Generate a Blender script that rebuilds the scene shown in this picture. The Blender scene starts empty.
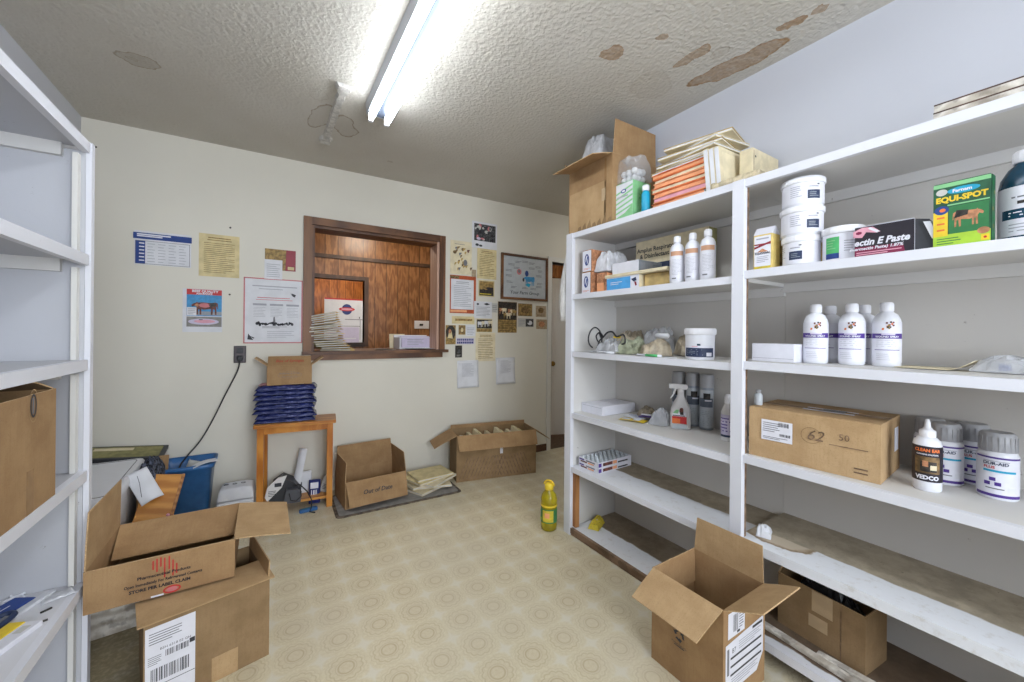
import bpy, math, random
from math import pi, sin, cos, radians as R
from mathutils import Matrix, Vector, noise
C = bpy.context.scene.collection
rnd = random.Random(7)

# ------------------------------------------------------------------ materials
MATS = {}
def lin(h):
    if isinstance(h, str):
        h = h.lstrip('#'); c = [int(h[i:i+2], 16)/255 for i in (0, 2, 4)]
    else: c = [v/255 for v in h]
    return tuple((v/12.92 if v <= .04045 else ((v+.055)/1.055)**2.4) for v in c) + (1,)
def base_mat(name):
    m = bpy.data.materials.new(name); m.use_nodes = True
    nt = m.node_tree; b = nt.nodes['Principled BSDF']; MATS[name] = m
    return m, nt, b
def nd(nt, t, **k):
    n = nt.nodes.new(t)
    for a, v in k.items():
        if a.startswith('i_'):
            n.inputs[a[2:].replace('_', ' ')].default_value = v
        else: setattr(n, a, v)
    return n
def mixc(nt, fac, a, b, mode='MIX'):
    n = nt.nodes.new('ShaderNodeMix'); n.data_type = 'RGBA'; n.blend_type = mode
    for s, v in ((0, fac), (6, a), (7, b)):
        if hasattr(v, 'default_value') or hasattr(v, 'links'): nt.links.new(v, n.inputs[s])
        else: n.inputs[s].default_value = v
    return n.outputs[2]
def math_(nt, op, a, b=None, c=None, clamp=False):
    n = nt.nodes.new('ShaderNodeMath'); n.operation = op; n.use_clamp = clamp
    for i, v in enumerate((a, b, c)):
        if v is None: continue
        if isinstance(v, (int, float)): n.inputs[i].default_value = v
        else: nt.links.new(v, n.inputs[i])
    return n.outputs[0]
def maprange(nt, v, a, b, c=0., d=1., smooth=True):
    n = nt.nodes.new('ShaderNodeMapRange')
    if smooth: n.interpolation_type = 'SMOOTHSTEP'
    nt.links.new(v, n.inputs[0])
    for i, x in zip((1, 2, 3, 4), (a, b, c, d)): n.inputs[i].default_value = x
    return n.outputs[0]
def coord(nt, kind='Object'):
    return nt.nodes.new('ShaderNodeTexCoord').outputs[kind]
def noise_(nt, vec, scale, detail=3, rough=.5, out=0):
    n = nt.nodes.new('ShaderNodeTexNoise'); n.inputs['Scale'].default_value = scale
    n.inputs['Detail'].default_value = detail; n.inputs['Roughness'].default_value = rough
    nt.links.new(vec, n.inputs['Vector']); return n.outputs[out]
def scaled(nt, vec, s, loc=(0, 0, 0), rot=(0, 0, 0)):
    n = nt.nodes.new('ShaderNodeMapping'); n.inputs['Scale'].default_value = s
    n.inputs['Location'].default_value = loc; n.inputs['Rotation'].default_value = rot
    nt.links.new(vec, n.inputs['Vector']); return n.outputs[0]
def bump(nt, b, h, strength=.3, dist=.01):
    n = nt.nodes.new('ShaderNodeBump'); n.inputs['Strength'].default_value = strength
    n.inputs['Distance'].default_value = dist; nt.links.new(h, n.inputs['Height'])
    nt.links.new(n.outputs[0], b.inputs['Normal'])

def plain(name, col, rough=.6, var=.06, scale=30, metal=0, bumpy=0, alpha=1, trans=0):
    """flat paint / print / plastic with a faint procedural unevenness"""
    m, nt, b = base_mat(name); c = lin(col); v = coord(nt)
    f = noise_(nt, v, scale, 4)
    dark = tuple(x*(1-var*2.2) for x in c[:3]) + (1,)
    nt.links.new(mixc(nt, maprange(nt, f, .35, .65), dark, c), b.inputs['Base Color'])
    b.inputs['Roughness'].default_value = rough; b.inputs['Metallic'].default_value = metal
    b.inputs['Alpha'].default_value = alpha; b.inputs['Transmission Weight'].default_value = trans
    if bumpy: bump(nt, b, noise_(nt, v, scale*1.6, 5), bumpy, .004)
    return m
def emit(name, col, s):
    m, nt, b = base_mat(name)
    b.inputs['Base Color'].default_value = (.9, .9, .9, 1)
    b.inputs['Emission Color'].default_value = col + (1,); b.inputs['Emission Strength'].default_value = s

def card(name, col, dark, corr=True):
    m, nt, b = base_mat(name); v = coord(nt)
    n1 = noise_(nt, v, 9, 5, .6); n2 = noise_(nt, scaled(nt, v, (160, 160, 14)), 1, 3)
    c = mixc(nt, maprange(nt, n1, .3, .7), lin(dark), lin(col))
    c = mixc(nt, math_(nt, 'MULTIPLY', maprange(nt, n2, .45, .75), .35), c, lin(dark))
    c = mixc(nt, math_(nt, 'MULTIPLY', maprange(nt, noise_(nt, v, 260, 2), .5, .8), .25), c, lin('#6b4a2c'))
    nt.links.new(c, b.inputs['Base Color']); b.inputs['Roughness'].default_value = .85
    if corr: bump(nt, b, noise_(nt, scaled(nt, v, (190, 190, 6)), 1, 2), .18, .002)
card('cardboard', '#a6865f', '#92724e')
card('cardboard_light', '#b89a72', '#a5865f')
card('cardboard_dull', '#957a58', '#816848')
plain('cardboard_edge', '#c9a87e', .9, .15, 200)
plain('tape_clear', '#9c7b54', .25, .05); plain('tape_pale', '#b79e7c', .4, .05)

def wood(name, c1, c2, scale=(3, 3, 40), rough=.45, dirt=0):
    m, nt, b = base_mat(name); v = coord(nt)
    a = noise_(nt, scaled(nt, v, scale), 1, 6, .65)
    w = nt.nodes.new('ShaderNodeTexWave'); w.wave_type = 'RINGS'; w.inputs['Scale'].default_value = .7
    w.inputs['Distortion'].default_value = 9; w.inputs['Detail'].default_value = 4
    nt.links.new(scaled(nt, v, tuple(s*.35 for s in scale)), w.inputs['Vector'])
    f = math_(nt, 'ADD', math_(nt, 'MULTIPLY', a, .7), math_(nt, 'MULTIPLY', w.outputs['Fac'], .3))
    c = mixc(nt, maprange(nt, f, .3, .7), lin(c1), lin(c2))
    if dirt: c = mixc(nt, math_(nt, 'MULTIPLY', maprange(nt, noise_(nt, v, 22, 5), .5, .62), dirt), c, lin('#4a3d30'))
    nt.links.new(c, b.inputs['Base Color']); b.inputs['Roughness'].default_value = rough
    bump(nt, b, a, .12, .002)
wood('window_wood', '#4c2d18', '#79502f', (6, 30, 6), .5)
wood('window_wood_upright', '#4c2d18', '#79502f', (40, 40, 4), .5)
wood('pine_orange', '#a8621f', '#cc8a3c', (25, 25, 5), .35)
wood('pine_flat', '#a8672a', '#cf9348', (5, 30, 30), .35)
wood('raw_pine', '#8a5a30', '#b27d4a', (40, 40, 4), .6)
wood('plywood', '#a96c2c', '#cc9146', (4, 18, 18), .35)
wood('plinth_brown', '#6e5540', '#8b705a', (30, 4, 30), .7, .5)
wood('dark_trim', '#3a271c', '#553a2a', (20, 20, 5), .5)
wood('jamb_wood_lit', '#a58270', '#bf9b86', (40, 40, 4), .5)
wood('weathered_board', '#b3aa9c', '#dcd7ce', (30, 5, 30), .8, .45)

def panelling(name, c1, c2, pitch=.135, axis=0):
    m, nt, b = base_mat(name); v = coord(nt)
    s = nt.nodes.new('ShaderNodeSeparateXYZ'); nt.links.new(v, s.inputs[0])
    x = math_(nt, 'DIVIDE', s.outputs[axis], pitch)
    wn = nt.nodes.new('ShaderNodeTexWhiteNoise'); wn.noise_dimensions = '1D'
    nt.links.new(math_(nt, 'FLOOR', x), wn.inputs['W'])
    off = nt.nodes.new('ShaderNodeVectorMath'); off.operation = 'ADD'
    cb = nt.nodes.new('ShaderNodeCombineXYZ'); nt.links.new(math_(nt, 'MULTIPLY', wn.outputs[0], 9), cb.inputs[2])
    nt.links.new(v, off.inputs[0]); nt.links.new(cb.outputs[0], off.inputs[1])
    g = noise_(nt, scaled(nt, off.outputs[0], (60, 60, 5)), 1, 6, .65)
    w = nt.nodes.new('ShaderNodeTexWave'); w.wave_type = 'RINGS'; w.inputs['Scale'].default_value = 1.4
    w.inputs['Distortion'].default_value = 14; w.inputs['Detail'].default_value = 3
    nt.links.new(scaled(nt, off.outputs[0], (9, 9, 2.2)), w.inputs['Vector'])
    f = math_(nt, 'ADD', math_(nt, 'MULTIPLY', g, .75), math_(nt, 'MULTIPLY', w.outputs['Fac'], .25))
    c = mixc(nt, maprange(nt, f, .3, .75), lin(c1), lin(c2))
    c = mixc(nt, math_(nt, 'MULTIPLY', wn.outputs[0], .5), c, lin(c1))
    fr = math_(nt, 'ABSOLUTE', math_(nt, 'SUBTRACT', math_(nt, 'FRACT', x), .5))
    gr = maprange(nt, fr, .47, .49)
    c = mixc(nt, gr, c, lin('#22130a'))
    nt.links.new(c, b.inputs['Base Color']); b.inputs['Roughness'].default_value = .35
    bump(nt, b, gr, -.5, .004)
panelling('panelling', '#6f4626', '#a5754a')
panelling('panelling_light', '#8a4d22', '#cf8342', .11)

def paint(name, col, dirtcol='#8b8577', amt=.25, rough=.65):
    m, nt, b = base_mat(name); v = coord(nt)
    c = mixc(nt, maprange(nt, noise_(nt, v, 1.3, 5), .35, .7), lin(col), tuple(x*.95 for x in lin(col)[:3])+(1,))
    sp = maprange(nt, noise_(nt, v, 34, 6, .7), .66, .74)
    sp = math_(nt, 'MULTIPLY', sp, math_(nt, 'MULTIPLY', maprange(nt, noise_(nt, v, 4, 2), .45, .65), amt*2))
    c = mixc(nt, sp, c, lin(dirtcol))
    nt.links.new(c, b.inputs['Base Color']); b.inputs['Roughness'].default_value = rough
    bump(nt, b, noise_(nt, v, 90, 4), .1, .002)
paint('wall_paint', '#d8d4c8', amt=.08)
paint('wall_paint_daylit', '#c6c8d0', amt=.08)  # same wall paint tinted blue, cool daylight put into the colour
paint('trim_paint', '#d6d4cf', amt=.15)
paint('shelf_paint', '#d9dae1', '#7b6b58', amt=.5)
paint('shelf_paint_inner', '#d2d0cd', '#6b5f52', amt=.6)
paint('shelf_back', '#c6c2bc', '#5d5044', amt=.6)
paint('shelf_soiled', '#d3d3d8', '#4a4038', amt=1.2)
paint('shelf_paint_shaded', '#b9babf', '#6b5f52', amt=.6)  # shelf paint darkened: shade inside the side unit put into the colour
paint('door_paint', '#dddcdb', amt=.1)
paint('trash', '#dcdde3', amt=.1)

def shelf_dirty(name, edge, seed, brown='#8d7f6d', worn=False):
    """bare dusty board whose white paint stops in a ragged line at world x = edge"""
    m, nt, b = base_mat(name); v = coord(nt)
    s = nt.nodes.new('ShaderNodeSeparateXYZ'); nt.links.new(v, s.inputs[0])
    x = math_(nt, 'ADD', s.outputs[0], math_(nt, 'MULTIPLY', math_(nt, 'SUBTRACT', noise_(nt, scaled(nt, v, (1, 1, 1), (seed, 0, 0)), 14, 4), .5), .03))
    f = maprange(nt, x, edge-.004, edge+.004)
    d = mixc(nt, maprange(nt, noise_(nt, v, 12, 6, .7), .35, .65), lin(brown), tuple(q*.72 for q in lin(brown)[:3])+(1,))
    d = mixc(nt, maprange(nt, noise_(nt, v, 55, 6, .8), .62, .7), d, lin('#3b2f26'))
    wht = mixc(nt, math_(nt, 'MULTIPLY', maprange(nt, noise_(nt, v, 26, 6, .7), .52, .72), .35), lin('#d9dbe0'), lin('#a79c8c'))
    if worn:
        y = s.outputs[1]
        e = nt.nodes.new('ShaderNodeVectorMath'); e.operation = 'LENGTH'
        dn = nt.nodes.new('ShaderNodeVectorMath'); dn.operation = 'ADD'
        nt.links.new(v, dn.inputs[0]); nt.links.new(mixc(nt, .06, (.0, .0, .0, 1), noise_(nt, v, 13, 4, .6, 1)), dn.inputs[1])
        nt.links.new(scaled(nt, dn.outputs[0], (11, 7.2, 0), (-1.70*11-.35, -.73*7.2-.3, 0)), e.inputs[0])
        pt = maprange(nt, e.outputs['Value'], .9, 1., 1, 0)
        rim = math_(nt, 'MULTIPLY', maprange(nt, e.outputs['Value'], .7, .93), pt)
        wht = mixc(nt, pt, wht, lin('#b9ab97')); wht = mixc(nt, rim, wht, lin('#86725a'))
    c = mixc(nt, f, wht, d)
    nt.links.new(c, b.inputs['Base Color']); b.inputs['Roughness'].default_value = .8
    bump(nt, b, noise_(nt, v, 60, 5), .25, .002)
shelf_dirty('shelf_board_low', 1.735, 1, '#9c8d79')
shelf_dirty('shelf_board_mid', 1.76, 5, '#a39681')
shelf_dirty('shelf_board_worn', 1.70, 9, '#a89c88', True)
shelf_dirty('shelf_board_base', 1.60, 3, '#6e5c4a')

def blotches(nt, v, c, lst, tint):
    nz = noise_(nt, v, 9, 4, .6, 1); nz2 = noise_(nt, v, 60, 3)
    for (x, y, rx, ry, rot, strength, ring) in lst:
        dn = nt.nodes.new('ShaderNodeVectorMath'); dn.operation = 'MULTIPLY_ADD'
        nt.links.new(nz, dn.inputs[0]); dn.inputs[1].default_value = (.09, .09, 0); nt.links.new(v, dn.inputs[2])
        mp = nt.nodes.new('ShaderNodeMapping'); mp.vector_type = 'TEXTURE'
        mp.inputs['Location'].default_value = (x+.045, y+.045, 0); mp.inputs['Rotation'].default_value = (0, 0, rot)
        mp.inputs['Scale'].default_value = (rx, ry, 1e3); nt.links.new(dn.outputs[0], mp.inputs['Vector'])
        L = nt.nodes.new('ShaderNodeVectorMath'); L.operation = 'LENGTH'; nt.links.new(mp.outputs[0], L.inputs[0])
        d = L.outputs['Value']
        inside = maprange(nt, d, .93, 1., 1, 0); rim = math_(nt, 'MULTIPLY', maprange(nt, d, .8, .95), inside)
        fac = math_(nt, 'ADD', math_(nt, 'MULTIPLY', inside, strength), math_(nt, 'MULTIPLY', rim, ring), clamp=True)
        fac = math_(nt, 'MULTIPLY', fac, maprange(nt, nz2, .25, .6, .7, 1))
        c = mixc(nt, fac, c, lin(tint))
    return c
def ceiling_mat():
    m, nt, b = base_mat('popcorn_ceiling'); v = coord(nt)
    c = mixc(nt, maprange(nt, noise_(nt, v, 1.5, 4), .3, .7), lin('#c6c2ba'), lin('#bdb8ae'))
    c = blotches(nt, v, c, [(1.82, .985, .062, .22, R(9.5), .66, .34), (1.60, 1.06, .032, .095, R(4), .62, .3),
                            (1.29, 1.24, .045, .045, 0, .7, .15), (1.385, 1.06, .02, .024, 0, .6, .1),
                            (1.76, .735, .022, .05, R(8), .8, .15), (1.775, .655, .018, .028, 0, .6, .2)], '#94734c')
    c = blotches(nt, v, c, [(1.62, 1.30, .12, .10, R(30), .10, .12), (-.51, 2.42, .085, .055, 0, .28, .4),
                            (-.53, 2.42, .02, .015, 0, .1, .5), (.25, 2.5, .06, .17, R(10), .12, .6),
                            (.39, 2.55, .07, .14, R(-14), .12, .6), (.21, 2.27, .05, .07, R(10), .04, .2),
                            (1.68, .98, .03, .05, 0, .15, .3), (.75, 2.9, .03, .01, 0, .35, .1)], '#7d6a50')
    nt.links.new(c, b.inputs['Base Color']); b.inputs['Roughness'].default_value = .95
    vo = nt.nodes.new('ShaderNodeTexVoronoi'); vo.inputs['Scale'].default_value = 62; vo.feature = 'SMOOTH_F1'
    wv = nt.nodes.new('ShaderNodeVectorMath'); wv.operation = 'MULTIPLY_ADD'
    nt.links.new(noise_(nt, v, 30, 3, .5, 1), wv.inputs[0]); wv.inputs[1].default_value = (.03, .03, .03); nt.links.new(v, wv.inputs[2])
    nt.links.new(wv.outputs[0], vo.inputs['Vector'])
    h = math_(nt, 'ADD', math_(nt, 'MULTIPLY', vo.outputs['Distance'], -1), math_(nt, 'MULTIPLY', noise_(nt, v, 70, 4), .6))
    bump(nt, b, h, .42, .009)
ceiling_mat()

def floor_mat():
    m, nt, b = base_mat('vinyl_floor'); v = coord(nt)
    P = .1525
    s = nt.nodes.new('ShaderNodeSeparateXYZ'); nt.links.new(v, s.inputs[0])
    fx = math_(nt, 'SUBTRACT', math_(nt, 'FRACT', math_(nt, 'ADD', math_(nt, 'DIVIDE', math_(nt, 'SUBTRACT', s.outputs[0], .2525), P), 40.5)), .5)
    fy = math_(nt, 'SUBTRACT', math_(nt, 'FRACT', math_(nt, 'ADD', math_(nt, 'DIVIDE', math_(nt, 'SUBTRACT', s.outputs[1], 1.513), P), 40.5)), .5)
    r = math_(nt, 'SQRT', math_(nt, 'ADD', math_(nt, 'MULTIPLY', fx, fx), math_(nt, 'MULTIPLY', fy, fy)))
    ang = math_(nt, 'ARCTAN2', fy, fx)
    def ring(rr, r0, w): return maprange(nt, math_(nt, 'ABSOLUTE', math_(nt, 'SUBTRACT', rr, r0)), 0, w, 1, 0)
    sc = math_(nt, 'MULTIPLY', math_(nt, 'ABSOLUTE', math_(nt, 'SINE', math_(nt, 'MULTIPLY', ang, 6))), .045)
    rs = math_(nt, 'SUBTRACT', r, sc)
    nz = noise_(nt, v, 85, 5, .75)
    rings = math_(nt, 'ADD', math_(nt, 'ADD', ring(r, .175, .035), math_(nt, 'MULTIPLY', ring(r, .235, .02), .6)), math_(nt, 'ADD', math_(nt, 'MULTIPLY', ring(rs, .33, .03), .8), math_(nt, 'MULTIPLY', ring(rs, .41, .02), .5)), clamp=True)
    # pale four-pointed stars between the medallions
    ax = math_(nt, 'SUBTRACT', .5, math_(nt, 'ABSOLUTE', fx)); ay = math_(nt, 'SUBTRACT', .5, math_(nt, 'ABSOLUTE', fy))
    star = maprange(nt, math_(nt, 'ADD', math_(nt, 'SQRT', math_(nt, 'MAXIMUM', ax, .0001)), math_(nt, 'SQRT', math_(nt, 'MAXIMUM', ay, .0001))), .45, .72, 1, 0)
    c = mixc(nt, maprange(nt, nz, .3, .7), lin('#c6ba9b'), lin('#d3cab0'))
    disc = maprange(nt, r, .2, .46, 1, 0)
    c = mixc(nt, math_(nt, 'MULTIPLY', disc, .22), c, lin('#b7a78c'))
    c = mixc(nt, math_(nt, 'MULTIPLY', rings, maprange(nt, nz, .3, .6, .2, .62)), c, lin('#a08c66'))
    c = mixc(nt, math_(nt, 'MULTIPLY', star, .75), c, lin('#d2cdbf'))
    wear = maprange(nt, noise_(nt, v, 1.6, 4, .6), .4, .65)
    c = mixc(nt, math_(nt, 'MULTIPLY', wear, .3), c, lin('#c9c2b0'))
    sp = maprange(nt, noise_(nt, v, 45, 6, .85), .66, .72)
    c = mixc(nt, math_(nt, 'MULTIPLY', sp, .6), c, lin('#6b5c44'))
    c = blotches(nt, v, c, [(-.50, 2.0, .17, .55, 0, .85, .1)], '#6d6243')
    nt.links.new(c, b.inputs['Base Color']); b.inputs['Roughness'].default_value = .42
    bump(nt, b, math_(nt, 'ADD', rings, nz), .06, .002)
floor_mat()

plain('white_plastic', '#dfe0e6', .35, .01); plain('cap_white', '#e6e6ea', .4, .01); plain('paper', '#d9dadf', .8, .04, 12)
plain('paper_dim', '#c3c2bd', .85, .06, 12); plain('label_white', '#dcdce4', .5, .02); plain('manila', '#d9c99a', .8, .08, 20)
plain('manila_pale', '#e0d4b4', .8, .06, 20); plain('manila_deep', '#b99a58', .8, .1, 20); plain('cream', '#dccfae', .75, .06)
plain('envelope', '#c4a970', .8, .12, 25); plain('orange', '#e2763a', .6, .05); plain('orange_pale', '#eda676', .6, .05)
plain('orange_paper', '#b5532a', .7, .08); plain('ink', '#34353c', .6, .05); plain('ink_soft', '#77777c', .7, .05)
plain('ink_pale', '#a3a4ac', .7, .05); plain('blue_print', '#1f3f86', .6, .05); plain('blue_deep', '#1f2f74', .4, .1)
plain('red', '#c02a2a', .5, .05); plain('red_pale', '#c7787c', .6, .05); plain('crimson', '#8e1f30', .5, .05); plain('magenta', '#7c1440', .5, .05)
plain('pink', '#dc9fae', .6, .05); plain('yellow', '#e5c62f', .5, .05); plain('lime', '#a9cf3c', .5, .06); plain('green', '#2f7a45', .5, .08)
plain('green_box', '#86c48a', .55, .05); plain('green_deep', '#1f5a3a', .45, .15, 40); plain('green_label', '#4fb36a', .5, .05)
plain('navy', '#243252', .5, .08); plain('teal', '#159fc4', .4, .05); plain('teal_deep', '#0f3e55', .25, .1)
plain('sky_print', '#3f93c9', .55, .1, 50); plain('blue_box', '#4fa2dc', .5, .05); plain('purple', '#4b2f86', .45, .05)
plain('lilac', '#c7bfd6', .5, .03); plain('tan_band', '#c79878', .6, .05); plain('black_print', '#221c26', .4, .08)
plain('black_rubber', '#1d1d20', .5, .05); plain('black_bag', '#232327', .28, .2, 20, bumpy=.9); plain('grey_plastic', '#55565c', .45, .05)
plain('grey_dark', '#37383d', .5, .08); plain('grey_cap', '#a3a3a6', .45, .03); plain('aero_grey', '#8f969e', .3, .06, 60)
plain('aero_band', '#5a6370', .4, .1, 60); plain('bag_white', '#d3d4d9', .3, .1, 25, bumpy=.8); plain('bag_clear', '#d8dade', .15, .08, 25, bumpy=.8, alpha=.45)
plain('bag_tan', '#b3a58d', .4, .2, 25, bumpy=.6); plain('bag_green', '#a6ab90', .4, .2, 35, bumpy=.6); plain('photo_dark', '#3c342e', .5, .4, 60)
plain('photo_brown', '#8a6c42', .6, .3, 45); plain('photo_gold', '#a98a4f', .6, .25, 45); plain('photo_beige', '#b39f83', .7, .15, 60)
plain('photo_grey', '#55565a', .5, .4, 70); plain('glass_print', '#b9bfc4', .25, .03); plain('tub_blue', '#2f649c', .35, .06)
plain('fabric_grey', '#5d6376', .9, .45, 60, bumpy=.6); plain('olive', '#8f8a5a', .7, .15); plain('mat_brown', '#77695a', .85, .3, 25)
plain('metal', '#9a9a9c', .35, .05, metal=.9); plain('brass', '#8b6f3a', .4, .05, metal=.8); plain('fixture_white', '#a9adb5', .4, .01); plain('fixture_under_darkened', '#3f4652', .4, .01)
plain('outlet_brown', '#3b2f33', .4, .05); plain('spray_white', '#dedcdc', .4, .02); plain('cow_brown', '#7a4338', .6, .3, 60)
plain('cow_tan', '#c58a63', .6, .2, 60); plain('yellow_label', '#d9c33b', .5, .1, 50); plain('butter', '#dfc678', .6, .08); plain('foam_tan', '#d3c4a4', .9, .15, 60, bumpy=.6); plain('bag_film', '#dfe1e4', .12, .05, 25, bumpy=.8, alpha=.28)
plain('patch_white', '#cfccc6', .9, .12, 50, bumpy=.8); plain('cotton', '#dddde0', .9, .03, bumpy=.4); plain('linoleum_dark', '#5a4a3c', .6, .2)
plain('coat_white', '#cfcdc9', .8, .05, bumpy=.3); plain('grey_sheet', '#8f8c88', .8, .1)
def juice(name, col):
    m, nt, b = base_mat(name); b.inputs['Base Color'].default_value = lin(col)
    b.inputs['Transmission Weight'].default_value = .55; b.inputs['Roughness'].default_value = .08
    v = coord(nt); nt.links.new(mixc(nt, maprange(nt, noise_(nt, v, 20), .3, .7), lin(col), lin('#b7a51e')), b.inputs['Base Color'])
juice('cleaner_yellow', '#d6c82a')
def packet():
    m, nt, b = base_mat('packet_blue'); v = coord(nt)
    n = noise_(nt, scaled(nt, v, (14, 14, 90)), 1, 5, .7)
    c = mixc(nt, maprange(nt, n, .5, .78), lin('#1b2458'), lin('#7d88c8'))
    nt.links.new(c, b.inputs['Base Color']); b.inputs['Roughness'].default_value = .22
    bump(nt, b, n, .7, .01)
packet()

# ------------------------------------------------------------------ mesh helper
def frame(o, u, v):
    u = Vector(u).normalized(); v = Vector(v).normalized(); n = u.cross(v)
    M = Matrix.Identity(4)
    for i in range(3): M[i][0] = u[i]; M[i][1] = v[i]; M[i][2] = n[i]; M[i][3] = o[i]
    return M
FRONT = lambda y, z=0, x=0: frame((x, y, z), (1, 0, 0), (0, 0, 1))      # faces local -Y
def SIDE(x, z=0, y=0): return frame((x, y, z), (0, 1, 0), (0, 0, 1))     # faces local +X
def TOP(z, x=0, y=0): return frame((x, y, z), (1, 0, 0), (0, 1, 0))      # faces +Z
class MB:
    def __init__(s): s.v = []; s.f = []; s.m = []; s.sm = []; s.slots = []
    def slot(s, n):
        if n not in s.slots: s.slots.append(n)
        return s.slots.index(n)
    def add(s, vs, fs, mat, M=None, smooth=False):
        b = len(s.v); k = s.slot(mat)
        s.v += [tuple(M @ Vector(p)) if M else tuple(p) for p in vs]
        s.f += [tuple(b+i for i in f) for f in fs]; s.m += [k]*len(fs); s.sm += [smooth]*len(fs); return s
    def box(s, x0, x1, y0, y1, z0, z1, mat, M=None):
        vs = [(x0,y0,z0),(x1,y0,z0),(x1,y1,z0),(x0,y1,z0),(x0,y0,z1),(x1,y0,z1),(x1,y1,z1),(x0,y1,z1)]
        return s.add(vs, [(0,3,2,1),(4,5,6,7),(0,1,5,4),(1,2,6,5),(2,3,7,6),(3,0,4,7)], mat, M)
    def bev(s, x0, x1, y0, y1, z0, z1, mat, r=.004, M=None, seg=3):
        """box with rounded vertical edges and softened top and bottom"""
        pts = []
        for cx, cy, a0 in ((x1-r, y1-r, 0), (x0+r, y1-r, pi/2), (x0+r, y0+r, pi), (x1-r, y0+r, 3*pi/2)):
            for i in range(seg+1):
                a = a0+pi/2*i/seg; pts.append((cx+r*cos(a), cy+r*sin(a)))
        q = min(r, (z1-z0)*.3)*.6; mx = (x0+x1)/2; my = (y0+y1)/2
        kx = 1-q/max((x1-x0)/2, 1e-6); ky = 1-q/max((y1-y0)/2, 1e-6)
        rings = []
        for z, k in ((z0, 1), (z0+q, 0), (z1-q, 0), (z1, 1)):
            rings.append([((mx+(x-mx)*kx, my+(y-my)*ky, z) if k else (x, y, z)) for x, y in pts])
        n = len(pts); vs = [p for r_ in rings for p in r_]; fs = []
        for j in range(3):
            for i in range(n): fs.append((j*n+i, j*n+(i+1) % n, (j+1)*n+(i+1) % n, (j+1)*n+i))
        fs.append(tuple(range(n-1, -1, -1))); fs.append(tuple(3*n+i for i in range(n)))
        return s.add(vs, fs, mat, M)
    def rect(s, u0, u1, v0, v1, mat, M, n=.0006):
        return s.add([(u0,v0,n),(u1,v0,n),(u1,v1,n),(u0,v1,n)], [(0,1,2,3)], mat, M)
    def poly(s, pts, mat, M, n=.0008):
        return s.add([(p[0], p[1], n) for p in pts], [tuple(range(len(pts)))], mat, M)
    def disc(s, u, v, ru, rv, mat, M, n=.001, k=20):
        return s.poly([(u+ru*cos(2*pi*i/k), v+rv*sin(2*pi*i/k)) for i in range(k)], mat, M, n)
    def ringp(s, u, v, ru, rv, w, mat, M, n=.001, k=24):
        vs = []
        for i in range(k):
            a = 2*pi*i/k; vs += [(u+ru*cos(a), v+rv*sin(a), n), (u+(ru-w)*cos(a), v+(rv-w)*sin(a), n)]
        return s.add(vs, [(2*i, 2*((i+1) % k), 2*((i+1) % k)+1, 2*i+1) for i in range(k)], mat, M)
    def frm(s, u0, u1, v0, v1, w, mat, M, n=.0008):
        s.rect(u0, u1, v0, v0+w, mat, M, n); s.rect(u0, u1, v1-w, v1, mat, M, n)
        s.rect(u0, u0+w, v0, v1, mat, M, n); return s.rect(u1-w, u1, v0, v1, mat, M, n)
    def lines(s, u0, u1, v0, v1, k, mat, M, w=.35, n=.0009, seed=1, ragged=.35):
        r = random.Random(seed); st = (v1-v0)/k
        for i in range(k):
            e = u1-(u1-u0)*ragged*r.random() if i % 3 == 2 or r.random() < .3 else u1
            s.rect(u0, e, v0+st*i+st*(1-w)/2, v0+st*i+st*(1+w)/2, mat, M, n)
        return s
    def bars(s, u0, u1, v0, v1, mat, M, k=18, n=.001, seed=3):
        r = random.Random(seed); st = (u1-u0)/k
        for i in range(k):
            w = st*(.25+.55*r.random()); s.rect(u0+st*i, u0+st*i+w, v0, v1, mat, M, n)
        return s
    def lathe(s, prof, mat, M=None, seg=24, a0=0, a1=2*pi, smooth=True, sx=1, sy=1):
        full = abs(a1-a0-2*pi) < 1e-6; k = seg if full else seg+1; vs = []; fs = []
        for r, z in prof:
            for i in range(k):
                a = a0+(a1-a0)*i/seg; vs.append((r*cos(a)*sx, r*sin(a)*sy, z))
        for j in range(len(prof)-1):
            for i in range(seg):
                q = (i+1) % k if full else i+1
                fs.append((j*k+i, j*k+q, (j+1)*k+q, (j+1)*k+i))
        s.add(vs, fs, mat, M, smooth)
        if full:
            for j, rev in ((0, True), (len(prof)-1, False)):
                if prof[j][0] > 1e-5:
                    ring = [vs[j*k+i] for i in range(k)]
                    s.add(ring, [tuple(range(k))[::-1] if rev else tuple(range(k))], mat, M)
        return s
    def tube(s, pts, r, mat, seg=8, closed=False, M=None):
        pts = [Vector(p) for p in pts]; n = len(pts); vs = []; fs = []
        up = Vector((0, 0, 1)); rs = r if isinstance(r, (list, tuple)) else [r]*n
        prev = None
        for i, p in enumerate(pts):
            t = (pts[(i+1) % n]-pts[i-1]) if closed else (pts[min(i+1, n-1)]-pts[max(i-1, 0)])
            t.normalize()
            if prev is None: a = t.cross(up if abs(t.z) < .9 else Vector((1, 0, 0)))
            else: a = prev-t*prev.dot(t)
            a.normalize(); prev = a; b = t.cross(a)
            for k in range(seg):
                q = 2*pi*k/seg; vs.append(p+(a*cos(q)+b*sin(q))*rs[i])
        for i in range(n if closed else n-1):
            for k in range(seg):
                j = (i+1) % n; fs.append((i*seg+k, i*seg+(k+1) % seg, j*seg+(k+1) % seg, j*seg+k))
        if not closed:
            fs.append(tuple(range(seg-1, -1, -1))); fs.append(tuple((n-1)*seg+k for k in range(seg)))
        return s.add(vs, fs, mat, M, True)
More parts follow.
